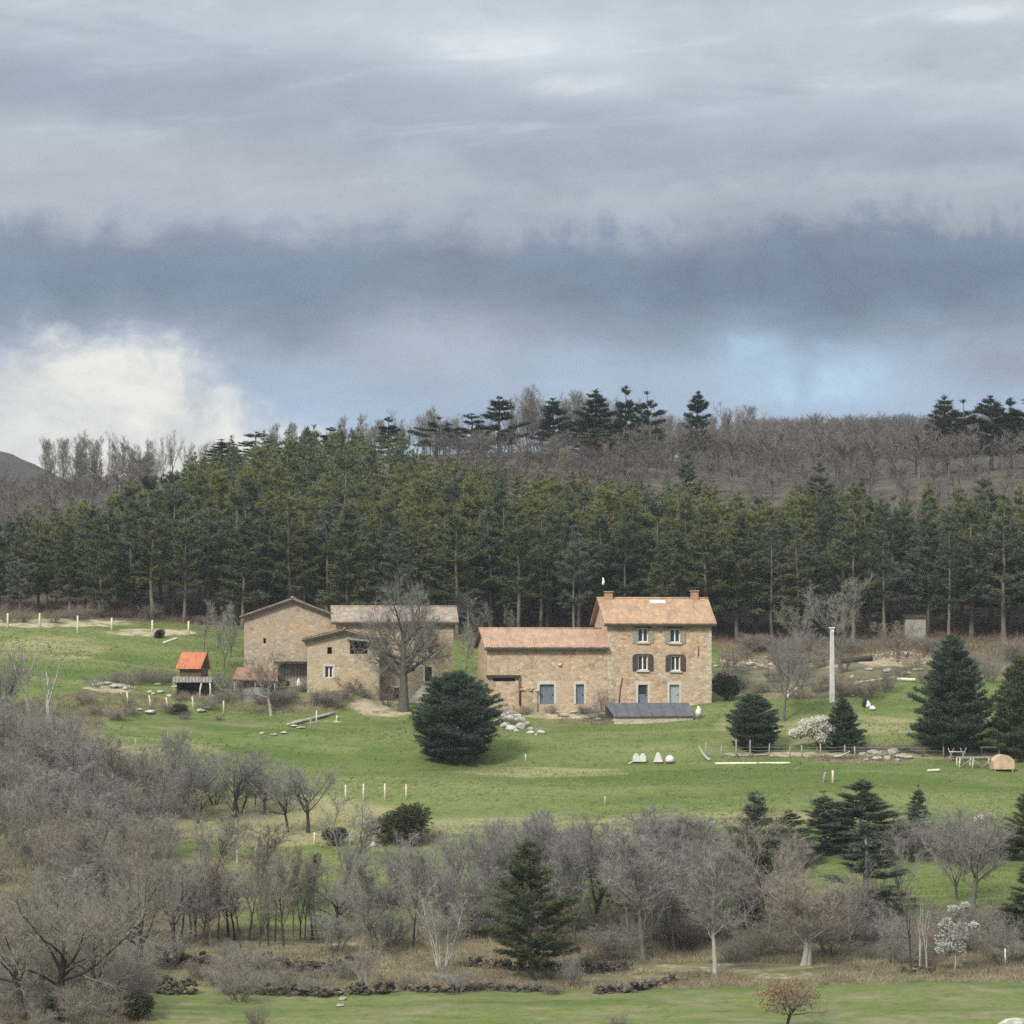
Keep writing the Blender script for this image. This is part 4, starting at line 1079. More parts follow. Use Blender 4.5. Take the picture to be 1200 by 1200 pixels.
# yard things by the tall conifers
def yard():
    p = hit(1174, 903); e = empty('covered_woodpile', p, .1, 'rounded woodpile under a pinkish brown tarpaulin beside the meadow', 'woodpile')
    n = 10; pts = [(-.95 + 1.9 * i / n, .55 + .85 * sin(pi * (i + .6) / (n + 1.2)) ** .6) for i in range(n + 1)]
    MB().prism([(-.95, .1), (.95, .1)] + pts[::-1], -.8, .8).build('tarpaulin', M['tarp'], e)
    b = MB()
    for x, y in ((-.8, -.7), (.8, -.7), (-.8, .7), (.8, .7)): b = MB().tube([(x, y, -.4), (x, y, .12)], .06, 6); b.build('leg', M['grey_wood'], e)
    p = hit(1142, 900); e = empty('cart_frame', p, .05, 'pale timber cart frame with rails between tall conifer and woodpile', 'cart')
    b = MB(); b.box(-1.6, 1.5, -.5, -.42, .9, 1.02); b.box(-1.6, 1.5, .42, .5, .9, 1.02)
    for i in range(7): b.box(-1.5 + i * .48, -1.42 + i * .48, -.42, .42, .9, .98)
    b.build('deck', M['grey_wood'], e)
    for x in (-1.5, -.3, 1.4):
        MB().tube([(x, -.46, -.3), (x + .1, -.46, .9)], .06, 5).build('leg', M['pale_wood'], e); MB().tube([(x, .46, -.3), (x, .46, .9)], .06, 5).build('leg', M['pale_wood'], e)
    MB().tube([(-1.4, -.48, .1), (-.3, -.48, .85), (.6, -.48, .1), (1.4, -.48, .85)], .045, 5).build('brace', M['grey_wood'], e)
    p = hit(1160, 884); e = empty('plank_bench', p, 0, 'pale plank bench behind the cart frame beneath the conifers', 'bench')
    MB().box(-.95, .95, -.35, .35, .5, .62).build('seat', M['pale_wood'], e)
    for x in (-.8, .8): MB().box(x - .06, x + .06, -.3, .3, -.3, .498).build('leg', M['grey_wood'], e)
    p = hit(1120, 892); e = empty('sawhorse', p, .3, 'crossed grey poles of a sawhorse under the tall conifer', 'sawhorse')
    for x in (-.6, .6):
        for q in (-1, 1): MB().tube([(x + q * .35, -.3, -.2), (x - q * .3, -.3, 1.2)], .05, 5).build('leg', M['grey_wood'], e)
    MB().tube([(-.8, -.3, .85), (.8, -.3, .8)], .06, 5).build('crossbar', M['pale_wood'], e)
    # shed among the trunks, far behind
    p = on(1073, 333); e = empty('forest_shed', p, 0, 'small grey shed half hidden at the forest foot behind bare bushes', 'shed')
    MB().box(-1.1, 1.1, 0, 2, -.6, 2.3).build('wall', M['grey_wood'], e)
    MB().add([(-1.3, -.2, 2.3), (1.3, -.2, 2.3), (1.3, 2.2, 2.6), (-1.3, 2.2, 2.6), (-1.3, -.2, 2.4), (1.3, -.2, 2.4), (1.3, 2.2, 2.7), (-1.3, 2.2, 2.7)], [(0, 3, 2, 1), (4, 5, 6, 7), (0, 1, 5, 4), (1, 2, 6, 5), (2, 3, 7, 6), (3, 0, 4, 7)]).build('roof', M['dark_wood'], e)
    beam('log', 984, 779, 1022, 775, .28, 'bark_dark', 'dark log lying on the eroded bank below the forest', 'log', .3, None, False)
    beam('log', 1002, 802, 1052, 795, .12, 'pale_wood', 'long pale pole lying across the slope behind the pole', 'pole', .1)
    beam('log', 1050, 798, 1073, 799, .2, 'pale_wood', 'pale sawn log edge on the slope by the tall conifer', 'log', .15)
yard()

# ------------------------------------------------------------------ vegetation: the pine wood
def scatter(n_try, gap, inside, ymin, ymax, umin=-60, umax=1260, jit=None):
    pts = []
    for _ in range(n_try):
        y = sqrt(R.uniform(ymin ** 2, ymax ** 2)); u = R.uniform(umin, umax); x = (u - 600) / FPX * y
        if inside(u, y) and all((x - a) ** 2 + (y - b) ** 2 > gap * gap for a, b, _ in pts): pts.append((x, y, u))
    return pts

def pine_limit(u): return float(np.interp(u, [-60, 60, 130, 200, 300, 480, 560, 700, 800, 1000, 1260], [374, 386, 404, 420, 432, 432, 412, 392, 380, 372, 374]))
CAPV = lambda u: float(np.interp(u, [-60, 60, 110, 160, 200, 260, 300, 400, 480, 540, 650, 760, 900, 1260], [596, 586, 574, 552, 533, 512, 499, 496, 503, 530, 542, 546, 554, 554])) + R.triangular(0, 46, 4)
def capped(H, x, y, u): return min(H, (HV - CAPV(u)) / FPX * y - gz(x, y))
wood = scatter(16000, 3.45, lambda u, y: y < pine_limit(u) and not (1045 < u < 1100 and y < 337) and not (y < 338 and 690 < u < 760), 332, 434)
wood = [q for q in wood if capped(12, *q) > 4.5]
wood.sort(key=lambda q: q[1]); rear = wood[262:]; wood = wood[:262]
for x, y, u in wood:
    p = (x, y, gz(x, y)); front = y < 342
    if capped(12, x, y, u) < 5.5: continue
    edge_left = u < 130 and R.random() < .7
    if front:
        H = R.uniform(11.5, 15.5); kind = 'pine' if R.random() < (.78 if 170 < u < 1010 else .5) else 'young'
        if edge_left: kind, H = 'young', R.uniform(9, 13)
        tone = R.choice(['pine_olive', 'pine_olive', 'pine_grey', 'pine_blue'])
        H = capped(H, x, y, u)
        tree('pine_tree', kind, p, H, 'pine with bare lower trunk in the front rank of the wood behind the farm', 'pine tree', 'front rank of the pine wood', tone, wide=R.uniform(.9, 1.2))
    elif True:
        H = R.uniform(11.5, 15.5)
        tone = R.choice(['pine_yellow', 'pine_yellow', 'pine_yellow', 'pine_olive', 'pine_blue']) if u > 200 else R.choice(['pine_olive', 'pine_blue', 'pine_yellow'])
        H = capped(H, x, y, u)
        tree('pine_tree', R.choice(['pine', 'pine', 'pine', 'young']), p, H, 'pine packed into the middle of the wood, only its crown showing', 'pine tree', 'crowns in the middle of the pine wood', tone, wide=R.uniform(.85, 1.1))

def pine_mass():
    """the rear ranks beyond the countable pines: crowns that read as one mass"""
    protos = []
    for q in range(6):
        rng = np.random.default_rng(900 + q); a = Acc(); Wd = rng.uniform(2.3, 2.9); nw = 9
        a.tube(np.array([[0, 0, 0], [.05, 0, 6.], [0, 0, 11.8]]), [.18, .12, .03], 5)
        Ps = []; As = []
        for k in range(nw):
            t = (k + rng.uniform(-.3, .3)) / nw; t = min(max(t, 0), 1); z = 12 * (.34 + .63 * t)
            prof = (.6 + .4 * sin(pi * min(1, t * 1.15 + .15))) * max(.12, 1 - t ** 2.3) ** .6; a0 = rng.uniform(0, 6.28)
            for b_ in range(5):
                az = a0 + b_ * 1.2566 + rng.normal(0, .25); L = max(.25, Wd * prof * rng.uniform(.55, 1.2)); m = max(3, int(L * 8)); f = rng.uniform(.2, 1, m) ** .75
                d = norm(np.array([cos(az), sin(az), rng.uniform(-.1, .2) + .45 * t])); sd = np.array([-sin(az), cos(az), 0])
                q_ = np.array([0, 0, z + rng.normal(0, .18)]) + np.outer(f * L, d) + np.outer(rng.normal(0, .2, m) * (.35 + .42 * L) * f, sd); q_[:, 2] += rng.normal(.03, .05, m)
                Ps.append(q_); As.append(norm(d * .7 + np.outer(np.ones(m), [0, 0, .45]) + rng.normal(0, .35, (m, 3))))
        Ps.append(np.tile([0, 0, 11.8], (6, 1)) + rng.normal(0, .1, (6, 3))); As.append(np.tile([0, 0, 1.], (6, 1)))
        a.blades(np.concatenate(Ps), np.concatenate(As), 5, .46, .12, .55, .35)
        protos.append((np.concatenate(a.V), np.concatenate(a.F3), np.concatenate(a.F4)))
    Vs = []; A3 = []; A4 = []; n = 0
    for x, y, u in rear:
        H = capped(R.uniform(10.5, 14), x, y, u); V, F3, F4 = protos[R.randrange(6)]; k = H / 12; az = R.uniform(0, 6.28); c, sn = cos(az), sin(az); w = k * R.uniform(.9, 1.2)
        Vs.append(np.stack([x + (V[:, 0] * c - V[:, 1] * sn) * w, y + (V[:, 0] * sn + V[:, 1] * c) * w, gz(x, y) - .15 + V[:, 2] * k], -1)); A3.append(F3 + n); A4.append(F4 + n); n += len(V)
    def f(nt):
        p = geo(nt); big = nt.noise(nt.mapping(p, (.16, .16, .03)), 1.0, 3, .6)
        c = nt.mix(nt.smooth(big, .38, .62), (.085, .112, .072), (.18, .19, .075))
        c = nt.mix(nt.smooth(nt.noise(p, .5, 4, .6), .42, .68, 0, .7), c, (.14, .155, .08))
        return nt.mix(nt.smooth(nt.noise(p, 4.0, 3, .6), .3, .7, 0, .5), c, (.05, .064, .042))
    tag(obj('pine_woods', np_mesh('pine_woods', np.concatenate(Vs), [np.concatenate(A3), np.concatenate(A4)], material('rear pines', f, .85, .1))), kind='stuff')
pine_mass()

# pines of the skyline, each one told apart
def sky_pine(u, vt, vb, Y, kind, label, wpx, tone='pine_dark', group=None):
    p = on(u, Y); zt = (HV - vt) / FPX * Y; H = zt - p.z
    v = R.randrange(len(PR[kind])); hw = PR[kind][v][2] * H / 12
    tree('pine_tree', kind, p, H, label, 'pine tree', group, tone, wide=wpx / 2 / FPX * Y / hw, var=v)
for u, vt, w, kind, lab in (
    (262, 514, 36, 'young', 'low rounded dark pine at the end of the skyline nearest the white cloud'), (298, 505, 48, 'pine', 'broad dark pine on the skyline, second from the white cloud'), (342, 514, 26, 'crest', 'slim dark pine on the skyline above the gabled barn'),
    (388, 500, 34, 'crest', 'pointed dark pine on the skyline between bare poplars and gabled barn'), (455, 488, 30, 'crest', 'ragged dark pine on the skyline above the buff tiled roof'), (512, 488, 44, 'flat', 'flat topped dark pine on the skyline with wide level boughs'),
    (553, 484, 40, 'crest', 'dark pine on the skyline touching the flat topped one'), (586, 464, 44, 'crest', 'tall dark pine on the skyline above the long barn roof'), (648, 466, 36, 'crest', 'dense dark pine on the skyline standing alone among grey twigs'),
    (694, 457, 46, 'crest', 'large dark pine on the skyline above the farmhouse chimney'), (733, 452, 30, 'crest', 'highest dark pine of the skyline with level boughs'), (758, 458, 34, 'flat', 'leaning dark pine beside the highest skyline pine'),
    (817, 458, 30, 'crest', 'lone spiky pine standing out above the brown wood')):
    sky_pine(u, vt, 0, 434 if u < 790 else 452, kind, lab, w * 1.25)
for u, vt, w, kind, lab in ((1110, 466, 34, 'crest', 'dark pine at the inner end of the skyline clump on the brown hill'), (1132, 470, 36, 'flat', 'flat crowned dark pine, second in the skyline clump on the brown hill'), (1162, 465, 36, 'crest', 'tallest dark pine in the skyline clump on the brown hill'), (1186, 468, 32, 'crest', 'dark pine in the skyline clump close to the picture edge'), (1204, 464, 40, 'flat', 'dark pine of the skyline clump cut by the picture edge')):
    sky_pine(u, vt - 2, 0, 456, kind, lab, w * 1.45)
sky_pine(700, 500, 0, 428, 'pine', 'olive pine standing below the large skyline pine among bare trees', 62, 'pine_olive')
sky_pine(805, 528, 0, 405, 'young', 'dark pine between brown wood and yellow green pines above the farmhouse roof', 30, 'pine_blue')
sky_pine(960, 542, 0, 392, 'young', 'dark pine poking into the brown wood above the utility pole', 44, 'pine_blue')
sky_pine(1010, 560, 0, 385, 'young', 'small dark pine poking into the brown wood beside a larger one', 24, 'pine_blue')

# leafless trees along the skyline
tops = [(56, 500), (70, 497), (86, 492), (100, 496), (112, 500), (130, 493), (146, 508), (160, 504), (176, 500), (190, 506), (202, 496), (222, 508), (240, 512), (256, 510), (318, 492), (334, 488), (352, 492), (366, 500), (402, 482), (416, 478), (430, 484), (444, 486), (470, 472), (484, 480), (498, 466), (508, 462),
        (524, 476), (538, 474), (566, 470), (600, 456), (612, 450), (622, 448), (634, 444), (660, 447), (672, 452), (684, 446), (708, 452), (720, 458), (746, 462), (772, 468), (786, 482), (832, 476), (850, 464), (862, 460), (876, 468), (894, 478), (908, 482)]
for u, vt in tops:
    for k in range(3 if 300 < u < 800 else 2):
        Y = R.uniform(440, 456) if u < 800 else R.uniform(465, 500)
        uu = u + R.uniform(-5, 5); p = on(uu, Y); H = (HV - (vt + R.uniform(0, 12) + k * 12)) / FPX * Y - p.z
        if u < 250: g, l = 'bare skyline trees before the white cloud', 'leafless tree on the skyline in front of the white cloud'
        else: g, l = 'bare skyline trees among the dark pines', 'leafless tree on the skyline between the dark pines'
        tree('bare_tree', 'thin', p, max(5, H), l, 'bare tree', g, R.choice(['twig_grey', 'twig_grey', 'twig_purple']), 'bark_grey', wide=R.uniform(.55, .8) if u < 300 else R.uniform(.7, .95))
band = scatter(900, 3.6, lambda u, y: y > pine_limit(u) + 1 and (u > 500 or u < 250), 376, 440, -20, 800)
for x, y, u in band[:30]:
    tree('bare_tree', R.choice(['thin', 'round', 'thin']), (x, y, gz(x, y)), R.uniform(3.8, 6.3), 'leafless tree on the upper slope between pine wood and skyline', 'bare tree', 'bare trees on the upper slope', R.choice(['twig_brown', 'twig_grey', 'twig_purple', 'twig_red']))

# far-off leafless wood: one mass
def wood_mass(name, pts, mat, hf, ntw=200):
    """hundreds of small leafless crowns that read as one mass"""
    protos = []
    for q in range(8):
        rng = np.random.default_rng(700 + q); a = Acc()
        a.tube(np.array([[0, 0, 0], [.15, 0, 3], [.0, .2, 6.5]]), [.16, .11, .03], 4)
        m = 26; az = rng.uniform(0, 6.28, m); z0 = rng.uniform(2.0, 6.2, m); up = rng.uniform(.35, 1.5, m)
        D = norm(np.stack([np.cos(az), np.sin(az), up], -1)); P0 = np.stack([z0 * 0, z0 * 0, z0], -1); L = rng.uniform(2.2, 3.8, m) * (1.15 - z0 / 12)
        a.spikes(P0, D, L, .06)
        i = rng.integers(0, m, ntw); f = rng.uniform(.25, 1, ntw); P1 = P0[i] + D[i] * (L[i] * f)[:, None]
        D1 = norm(D[i] + rng.normal(0, .5, (ntw, 3)) + [0, 0, .25]); L1 = rng.uniform(.7, 1.5, ntw); a.spikes(P1, D1, L1, .026)
        i = rng.integers(0, ntw, ntw * 2); P2 = P1[i] + D1[i] * (L1[i] * rng.uniform(.3, 1, len(i)))[:, None]
        a.spikes(P2, norm(D1[i] + rng.normal(0, .5, (len(i), 3)) + [0, 0, .2]), rng.uniform(.5, 1.0, len(i)), .02)
        V = np.concatenate(a.V); F3 = np.concatenate(a.F3); F4 = np.concatenate(a.F4); protos.append((V, F3, F4))
    Vs = []; A3 = []; A4 = []; n = 0
    for x, y, z in pts:
        V, F3, F4 = protos[R.randrange(8)]; s = hf(y) * R.uniform(.75, 1.2) / 8.2; az = R.uniform(0, 6.28); c, sn = cos(az), sin(az); w = s * R.uniform(1.2, 1.7)
        Vs.append(np.stack([x + (V[:, 0] * c - V[:, 1] * sn) * w, y + (V[:, 0] * sn + V[:, 1] * c) * w, z - .1 + V[:, 2] * s], -1)); A3.append(F3 + n); A4.append(F4 + n); n += len(V)
    tag(obj(name, np_mesh(name, np.concatenate(Vs), [np.concatenate(A3), np.concatenate(A4)], mat)), kind='stuff')
M['far_twig'] = material('winter wood', lambda nt: nt.mix(nt.smooth(nt.noise(geo(nt), .07, 4, .6), .35, .65), (.118, .107, .099), (.17, .154, .142)), .95, .05)
def right_in(u, y): return (u > 690 or (u > 330 and y < 426)) and y > pine_limit(u) + 2 and y < 612
pts = [(x, y, gz(x, y)) for x, y, u in scatter(9000, 3.7, right_in, 374, 612, 320, 1300) + scatter(2600, 2.6, lambda u, y: 380 < u < 800 and pine_limit(u) + 1 < y < 429, 374, 429, 380, 760)]
wood_mass('bare_woods', pts, M['far_twig'], lambda y: (4.1 if y < 442 else 6.4) - 2.2 * min(1, max(0, (y - 442) / 140)))
pts = [(x, y, gz(x, y)) for x, y, u in scatter(1500, 4.2, lambda u, y: u < 175 and y > pine_limit(u) + 1, 384, 520, -120, 190)]
wood_mass('bare_woods', pts, M['far_twig'], lambda y: 4.6)

# bushes along the foot of the wood
for u, vb, vt, tone in [(R.uniform(-10, 250), R.uniform(718, 732), None, 'twig_red') for _ in range(16)] + [(R.uniform(845, 1110), R.uniform(756, 768), None, R.choice(['twig_red', 'twig_brown', 'twig_grey'])) for _ in range(22)]:
    h = R.uniform(12, 28); px_tree('bare_bush', 'bush', u, vb, vb - h, 'leafless bush along the foot of the pine wood', h * 1.6, cat='bush', group='bare bushes at the forest foot', crown=tone)
for u, vb, vt in [(550, 748, 690), (575, 750, 700), (600, 748, 705), (562, 752, 715), (540, 760, 720), (545, 790, 735), (255, 760, 700), (270, 770, 706), (240, 765, 720), (262, 785, 725)]:
    px_tree('bare_tree', R.choice(['fork', 'sapling']), u, vb, vt, 'slender grey leafless tree in the gap beside the stone buildings', (vb - vt) * .62, cat='bare tree', group='bare trees between the buildings', crown='twig_grey')

def thicket(n, ur, vr, hr, kinds, tones, label, group, wk=1.0, inside=None, cat='bush', trunk='bark_grey', name='bare_bush'):
    for _ in range(n):
        u = R.uniform(*ur); v = R.uniform(*vr)
        if inside and not inside(u, v): continue
        h = R.uniform(*hr); k = R.choice(kinds)
        nm = name if name != 'bare_bush' or k == 'bush' else 'coppice_shrub' if k == 'coppice' else 'scrub_tree'
        px_tree(nm, k, u, v, v - h, label, h * wk * R.uniform(.85, 1.2), cat=cat, group=group, crown=R.choice(tones), trunk=trunk)

# ------------------------------------------------------------------ vegetation around the farm
px_tree('round_conifer', 'egg', 533, 893, 787, 'big dense round conifer standing alone on the bright meadow', 86, cat='conifer', crown='cypress', var=0)
px_tree('round_conifer', 'egg', 883, 879, 813, 'smaller dense round conifer beside the wire fence', 52, cat='conifer', crown='cypress', var=1)
px_tree('conifer', 'cyp', 988, 880, 816, 'narrow dark conifer half covered by cream blossom', 40, cat='conifer', crown='cypress', var=0)
px_tree('conifer', 'cyp', 1117, 882, 742, 'tall dense dark conifer above the cart frame', 82, cat='conifer', crown='cypress', var=1)
px_tree('conifer', 'cyp', 1196, 888, 768, 'grey green conifer behind the covered woodpile', 62, cat='conifer', crown='pine_olive', var=0)
px_tree('walnut_tree', 'walnut', 473, 833, 667, 'large bare tree with thick grey trunk before the pale stone house', 94, cat='bare tree', trunk='bark_walnut', crown='twig_walnut', var=0, rz=.6)
px_tree('bare_tree', 'oak', 318, 839, 758, 'small leafless tree with pale lower trunk before the gabled barn', 74, cat='bare tree', trunk='bark_pale', crown='twig_brown', var=2)
px_tree('bare_tree', 'round', 918, 845, 735, 'grey leafless tree with white sacks hanging near the pole', 66, cat='bare tree', crown='twig_purple', var=0)
px_tree('bare_tree', 'fork', 985, 790, 670, 'tall forked leafless tree behind the utility pole', 100, cat='bare tree', crown='twig_grey', var=1)
px_tree('bare_tree', 'fork', 940, 778, 700, 'leafless tree on the eroded bank beside the forked one', 50, cat='bare tree', crown='twig_grey', var=2)
px_tree('bare_tree', 'round', 1052, 776, 722, 'russet leafless tree with round crown on the eroded bank', 52, cat='bare tree', crown='twig_red', var=2)
tree('bare_bush', 'bush', on(708, 295.2), 3.1, 'brown leafless bush against the corner where farmhouse and long barn meet', cat='bush', crown='twig_red', var=1, wide=.62)
px_tree('bare_bush', 'bush', 435, 812, 778, 'grey leafless bush below the hayloft barn', 40, cat='bush', crown='twig_grey', var=0)
px_tree('bare_bush', 'bush', 590, 825, 768, 'straggling grey creeper bush against the long barn wall', 46, cat='bush', crown='twig_grey', var=2)
px_tree('evergreen_bush', 'leafy', 186, 748, 735, 'small dark evergreen bush by the fence under the forest', 13, cat='bush', crown='dark_leaf', trunk='bark_dark')
px_tree('evergreen_bush', 'leafy', 212, 838, 822, 'small olive bush on the slope below the orange shed', 24, cat='bush', crown='ivy', trunk='bark_dark')
px_tree('evergreen_bush', 'leafy', 851, 822, 786, 'dark olive bush at the corner beyond the farmhouse', 40, cat='bush', crown='dark_leaf', trunk='bark_dark')
for u, vb, h, w in [(150, 802, 24, 40), (170, 800, 26, 40), (190, 802, 22, 34), (196, 798, 18, 30), (135, 800, 18, 26), (240, 812, 20, 30), (262, 806, 26, 34), (275, 812, 20, 30), (285, 820, 18, 30), (340, 818, 14, 26), (400, 806, 16, 28), (430, 818, 14, 26), (410, 812, 12, 26)]:
    px_tree('bare_bush', 'bush', u, vb, vb - h, 'grey leafless bush among the stones around the orange shed and barns', w, cat='bush', group='bare bushes around the shed', crown=R.choice(['twig_grey', 'twig_purple', 'twig_brown']))
for u, vb, h, w in [(850, 800, 24, 40), (870, 806, 26, 44), (893, 812, 20, 36), (866, 790, 18, 36), (910, 800, 22, 34), (1040, 882, 16, 40), (1062, 880, 14, 34), (1020, 880, 12, 30), (1000, 884, 14, 30), (1082, 884, 14, 30), (1178, 884, 16, 30), (1100, 800, 30, 40), (1160, 800, 40, 46), (1150, 790, 40, 40), (1190, 776, 40, 50)]:
    px_tree('bare_bush', 'bush', u, vb, vb - h, 'leafless brown bush on the slope between farmhouse and tall conifer', w, cat='bush', group='bare bushes on the farm slope', crown=R.choice(['twig_grey', 'twig_brown', 'twig_brown']))

thicket(20, (238, 465), (806, 832), (12, 30), ['bush', 'bush', 'coppice'], ['twig_grey', 'twig_brown', 'twig_red'], 'small leafless bush on the rough bank at the foot of the barns', 'bushes at the foot of the barns', 1.4)
thicket(12, (560, 700), (830, 852), (8, 18), ['bush'], ['twig_brown', 'twig_grey'], 'low dry bush on the rough bank under the barn doors', 'dry bushes under the barn doors', 1.8)
thicket(12, (90, 260), (806, 850), (10, 24), ['bush', 'coppice'], ['twig_grey', 'twig_brown'], 'thin leafless shrub on the rough ground below the orange shed', 'shrubs below the orange shed', 1.4)
def blossom_tree(u, vb, vt, shape, label, crownmat, trunk, l, w, n, seed, kind='fork', var=0, wpx=30):
    e = px_tree('blossom_tree', kind, u, vb, vt, label, wpx, cat='blossom tree', trunk=trunk, crown='twig_pale', var=var, rz=.4)
    s = hit(u, vb).y / FPX
    me = blossom_mesh(seed, n, l, w, [((a * s, b * s, c * s), (r1 * s, r1 * s, r2 * s)) for a, b, c, r1, r2 in shape])
    o = obj('blossom', me, e, mat=M[crownmat]); e.rotation_euler[2] = 0; o.scale = tuple(1 / q for q in e.scale)
    return e
blossom_tree(958, 880, 838, [(-8, 0, 28, 15, 9), (4, 0, 34, 14, 9), (-24, 4, 22, 10, 5), (14, 0, 26, 12, 11), (4, -4, 19, 10, 7), (18, 0, 16, 8, 6), (-12, 0, 33, 10, 6)], 'spreading tree in cream blossom beside the narrow dark conifer', 'blossom', 'bark_grey', .22, .13, 800, 31, wpx=44)
blossom_tree(1119, 1139, 1056, [(-8, 0, 40, 16, 13), (6, 0, 50, 12, 12), (-10, 0, 58, 9, 9), (-2, 0, 76, 7, 4), (12, 0, 80, 5, 4), (22, 0, 57, 7, 4), (-14, 0, 30, 9, 8), (6, 0, 30, 8, 8)], 'leafless tree speckled with white blossom beside pale twin trunks', 'white_blossom', 'bark_pale', .14, .09, 150, 33, wpx=40, var=1)
blossom_tree(1152, 1000, 945, [(-3, 0, 42, 7, 5), (8, 0, 44, 6, 5), (0, 0, 30, 8, 8)], 'small pale blossoming tree in the hedge by the bright meadow', 'blossom', 'bark_pale', .16, .09, 200, 34, wpx=24, var=2)

# pollarded pale trunks at the valley side
px_tree('bare_tree', 'pollard', 33, 842, 746, 'pale trunked leafless tree with two upright limbs on the slope', 52, cat='bare tree', trunk='bark_pale', crown='twig_pale', var=0)
px_tree('bare_tree', 'pollard', 56, 842, 762, 'pale trunked leafless tree forking wide on the slope', 58, cat='bare tree', trunk='bark_pale', crown='twig_pale', var=3)
px_tree('bare_bush', 'bush', 4, 838, 745, 'big dark grey bush at the picture edge below the forest', 70, cat='bush', crown='twig_purple', trunk='bark_dark')
for u, vb, vt, w in ((20, 880, 805, 60), (2, 900, 815, 60), (40, 900, 830, 56), (8, 930, 850, 60)):
    px_tree('bare_bush', 'bush', u, vb, vt, 'russet leafless bush by the pale forked trunks', w, cat='bush', group='russet bushes by the forked trunks', crown='twig_red')

GREYS = ['twig_grey', 'twig_purple', 'twig_purple', 'twig_brown']
thicket(38, (-20, 310), (925, 968), (40, 80), ['bush', 'coppice', 'oak', 'bush'], ['twig_purple', 'twig_purple', 'twig_grey'], 'grey leafless growth in the tangled thicket below the shed meadow', 'grey thicket below the shed meadow', 1.0, lambda u, v: v < 955 or u < 210, trunk='bark_dark')
thicket(34, (-20, 190), (950, 1050), (60, 120), ['bush', 'oak', 'coppice', 'sapling'], ['twig_brown', 'twig_purple', 'twig_grey', 'twig_red'], 'brownish leafless growth in the deep thicket at the valley side', 'brown thicket at the valley side', .85)
thicket(14, (-20, 110), (880, 930), (40, 90), ['bush', 'coppice'], ['twig_brown', 'twig_grey'], 'brownish grey leafless bush on the slope under the pale forked trunks', 'bushes under the forked trunks', .9)
for u, vb, vt, w, lab in ((338, 976, 895, 70, 'dark stemmed leafless orchard tree at the meadow edge with straight trunk'), (361, 976, 890, 74, 'leafless orchard tree at the meadow edge with one low side limb'), (232, 965, 880, 70, 'leafless orchard tree lost in the grey thicket'), (275, 958, 870, 84, 'broad leafless orchard tree in the middle of the grey thicket'), (310, 955, 885, 70, 'leafless orchard tree between thicket and dark stemmed tree'), (205, 925, 850, 50, 'slim leafless tree sticking up from the grey thicket'), (222, 948, 862, 60, 'leafless tree with dark trunk at the far side of the thicket')):
    px_tree('bare_tree', R.choice(['oak', 'round']), u, vb, vt, lab, w, cat='bare tree', trunk='bark_dark', crown='twig_purple')
px_tree('bare_tree', 'oak', 278, 1012, 940, 'leafless tree with pale forked stem on the yellowed grass', 46, cat='bare tree', trunk='bark_pale', crown='twig_grey')
px_tree('evergreen_bush', 'leafy', 466, 990, 935, 'large olive green rounded bush at the end of the four stakes', 70, cat='bush', crown='ivy', trunk='bark_dark', var=0)
px_tree('evergreen_bush', 'leafy', 393, 992, 968, 'dark green bush on the dry slope by the stakes', 30, cat='bush', crown='dark_leaf', trunk='bark_dark')
px_tree('evergreen_bush', 'leafy', 370, 1021, 997, 'small very dark bush on the grass beneath the stakes', 14, cat='bush', crown='dark_leaf', trunk='bark_dark')
px_tree('evergreen_bush', 'leafy', 160, 1196, 1158, 'green bush at the near end of the stone wall', 52, cat='bush', crown='ivy', trunk='bark_dark')

# the near belt of trees
thicket(26, (-20, 165), (1160, 1206), (34, 90), ['bush', 'coppice', 'bush', 'oak'], ['twig_brown', 'twig_grey', 'twig_brown'], 'brown leafless tangle filling the near corner under the huge oak', 'tangle under the huge oak', .95)
thicket(26, (845, 1105), (772, 822), (14, 34), ['bush', 'coppice'], ['twig_red', 'twig_brown', 'twig_red'], 'russet leafless bush on the eroded bank between house and forest shed', 'russet bushes on the bank', 1.2)
px_tree('bare_tree', 'oak', 28, 1196, 1030, 'brown leafless tree pressed against the huge oak at the picture corner', 150, cat='bare tree', trunk='bark_dark', crown='twig_brown', var=2)
px_tree('bare_tree', 'oak', 112, 1190, 1040, 'brown leafless tree between the huge oak and the lower stone wall', 120, cat='bare tree', trunk='bark_dark', crown='twig_brown', var=0)
px_tree('bare_tree', 'oak', 68, 1199, 1000, 'huge spreading brown leafless oak closest to the viewer', 180, cat='bare tree', trunk='bark_dark', crown='twig_brown', var=3, rz=1.2)
px_tree('evergreen_bush', 'leafy', 72, 1199, 1158, 'dark ivy clump around the foot of the huge leafless oak', 36, cat='ivy', crown='dark_leaf', trunk='bark_dark')
px_tree('bare_tree', 'oak', 168, 1150, 985, 'leafless tree throwing several thick limbs to one side', 120, cat='bare tree', trunk='bark_dark', crown='twig_brown', var=1)
px_tree('bare_tree', 'oak', 205, 1118, 1000, 'dark ivy tangled leafless tree beside the row of thin trunks', 86, cat='bare tree', trunk='bark_dark', crown='twig_grey', var=0)
for i, u in enumerate([206, 214, 222, 229, 240, 247, 255, 266, 276, 284, 293, 306, 315, 322, 331, 343, 352, 357, 366, 372]):
    px_tree('bare_tree', R.choice(['sapling', 'tall', 'fork']), u + R.uniform(-2, 2), R.uniform(1098, 1118), R.uniform(985, 1018), 'thin leafless trunk in the close row above the stone walls', R.uniform(34, 50), cat='bare tree', group='row of thin trunks above the walls', crown=R.choice(['twig_brown', 'twig_red', 'twig_grey']), trunk=R.choice(['bark_grey', 'bark_dark']))
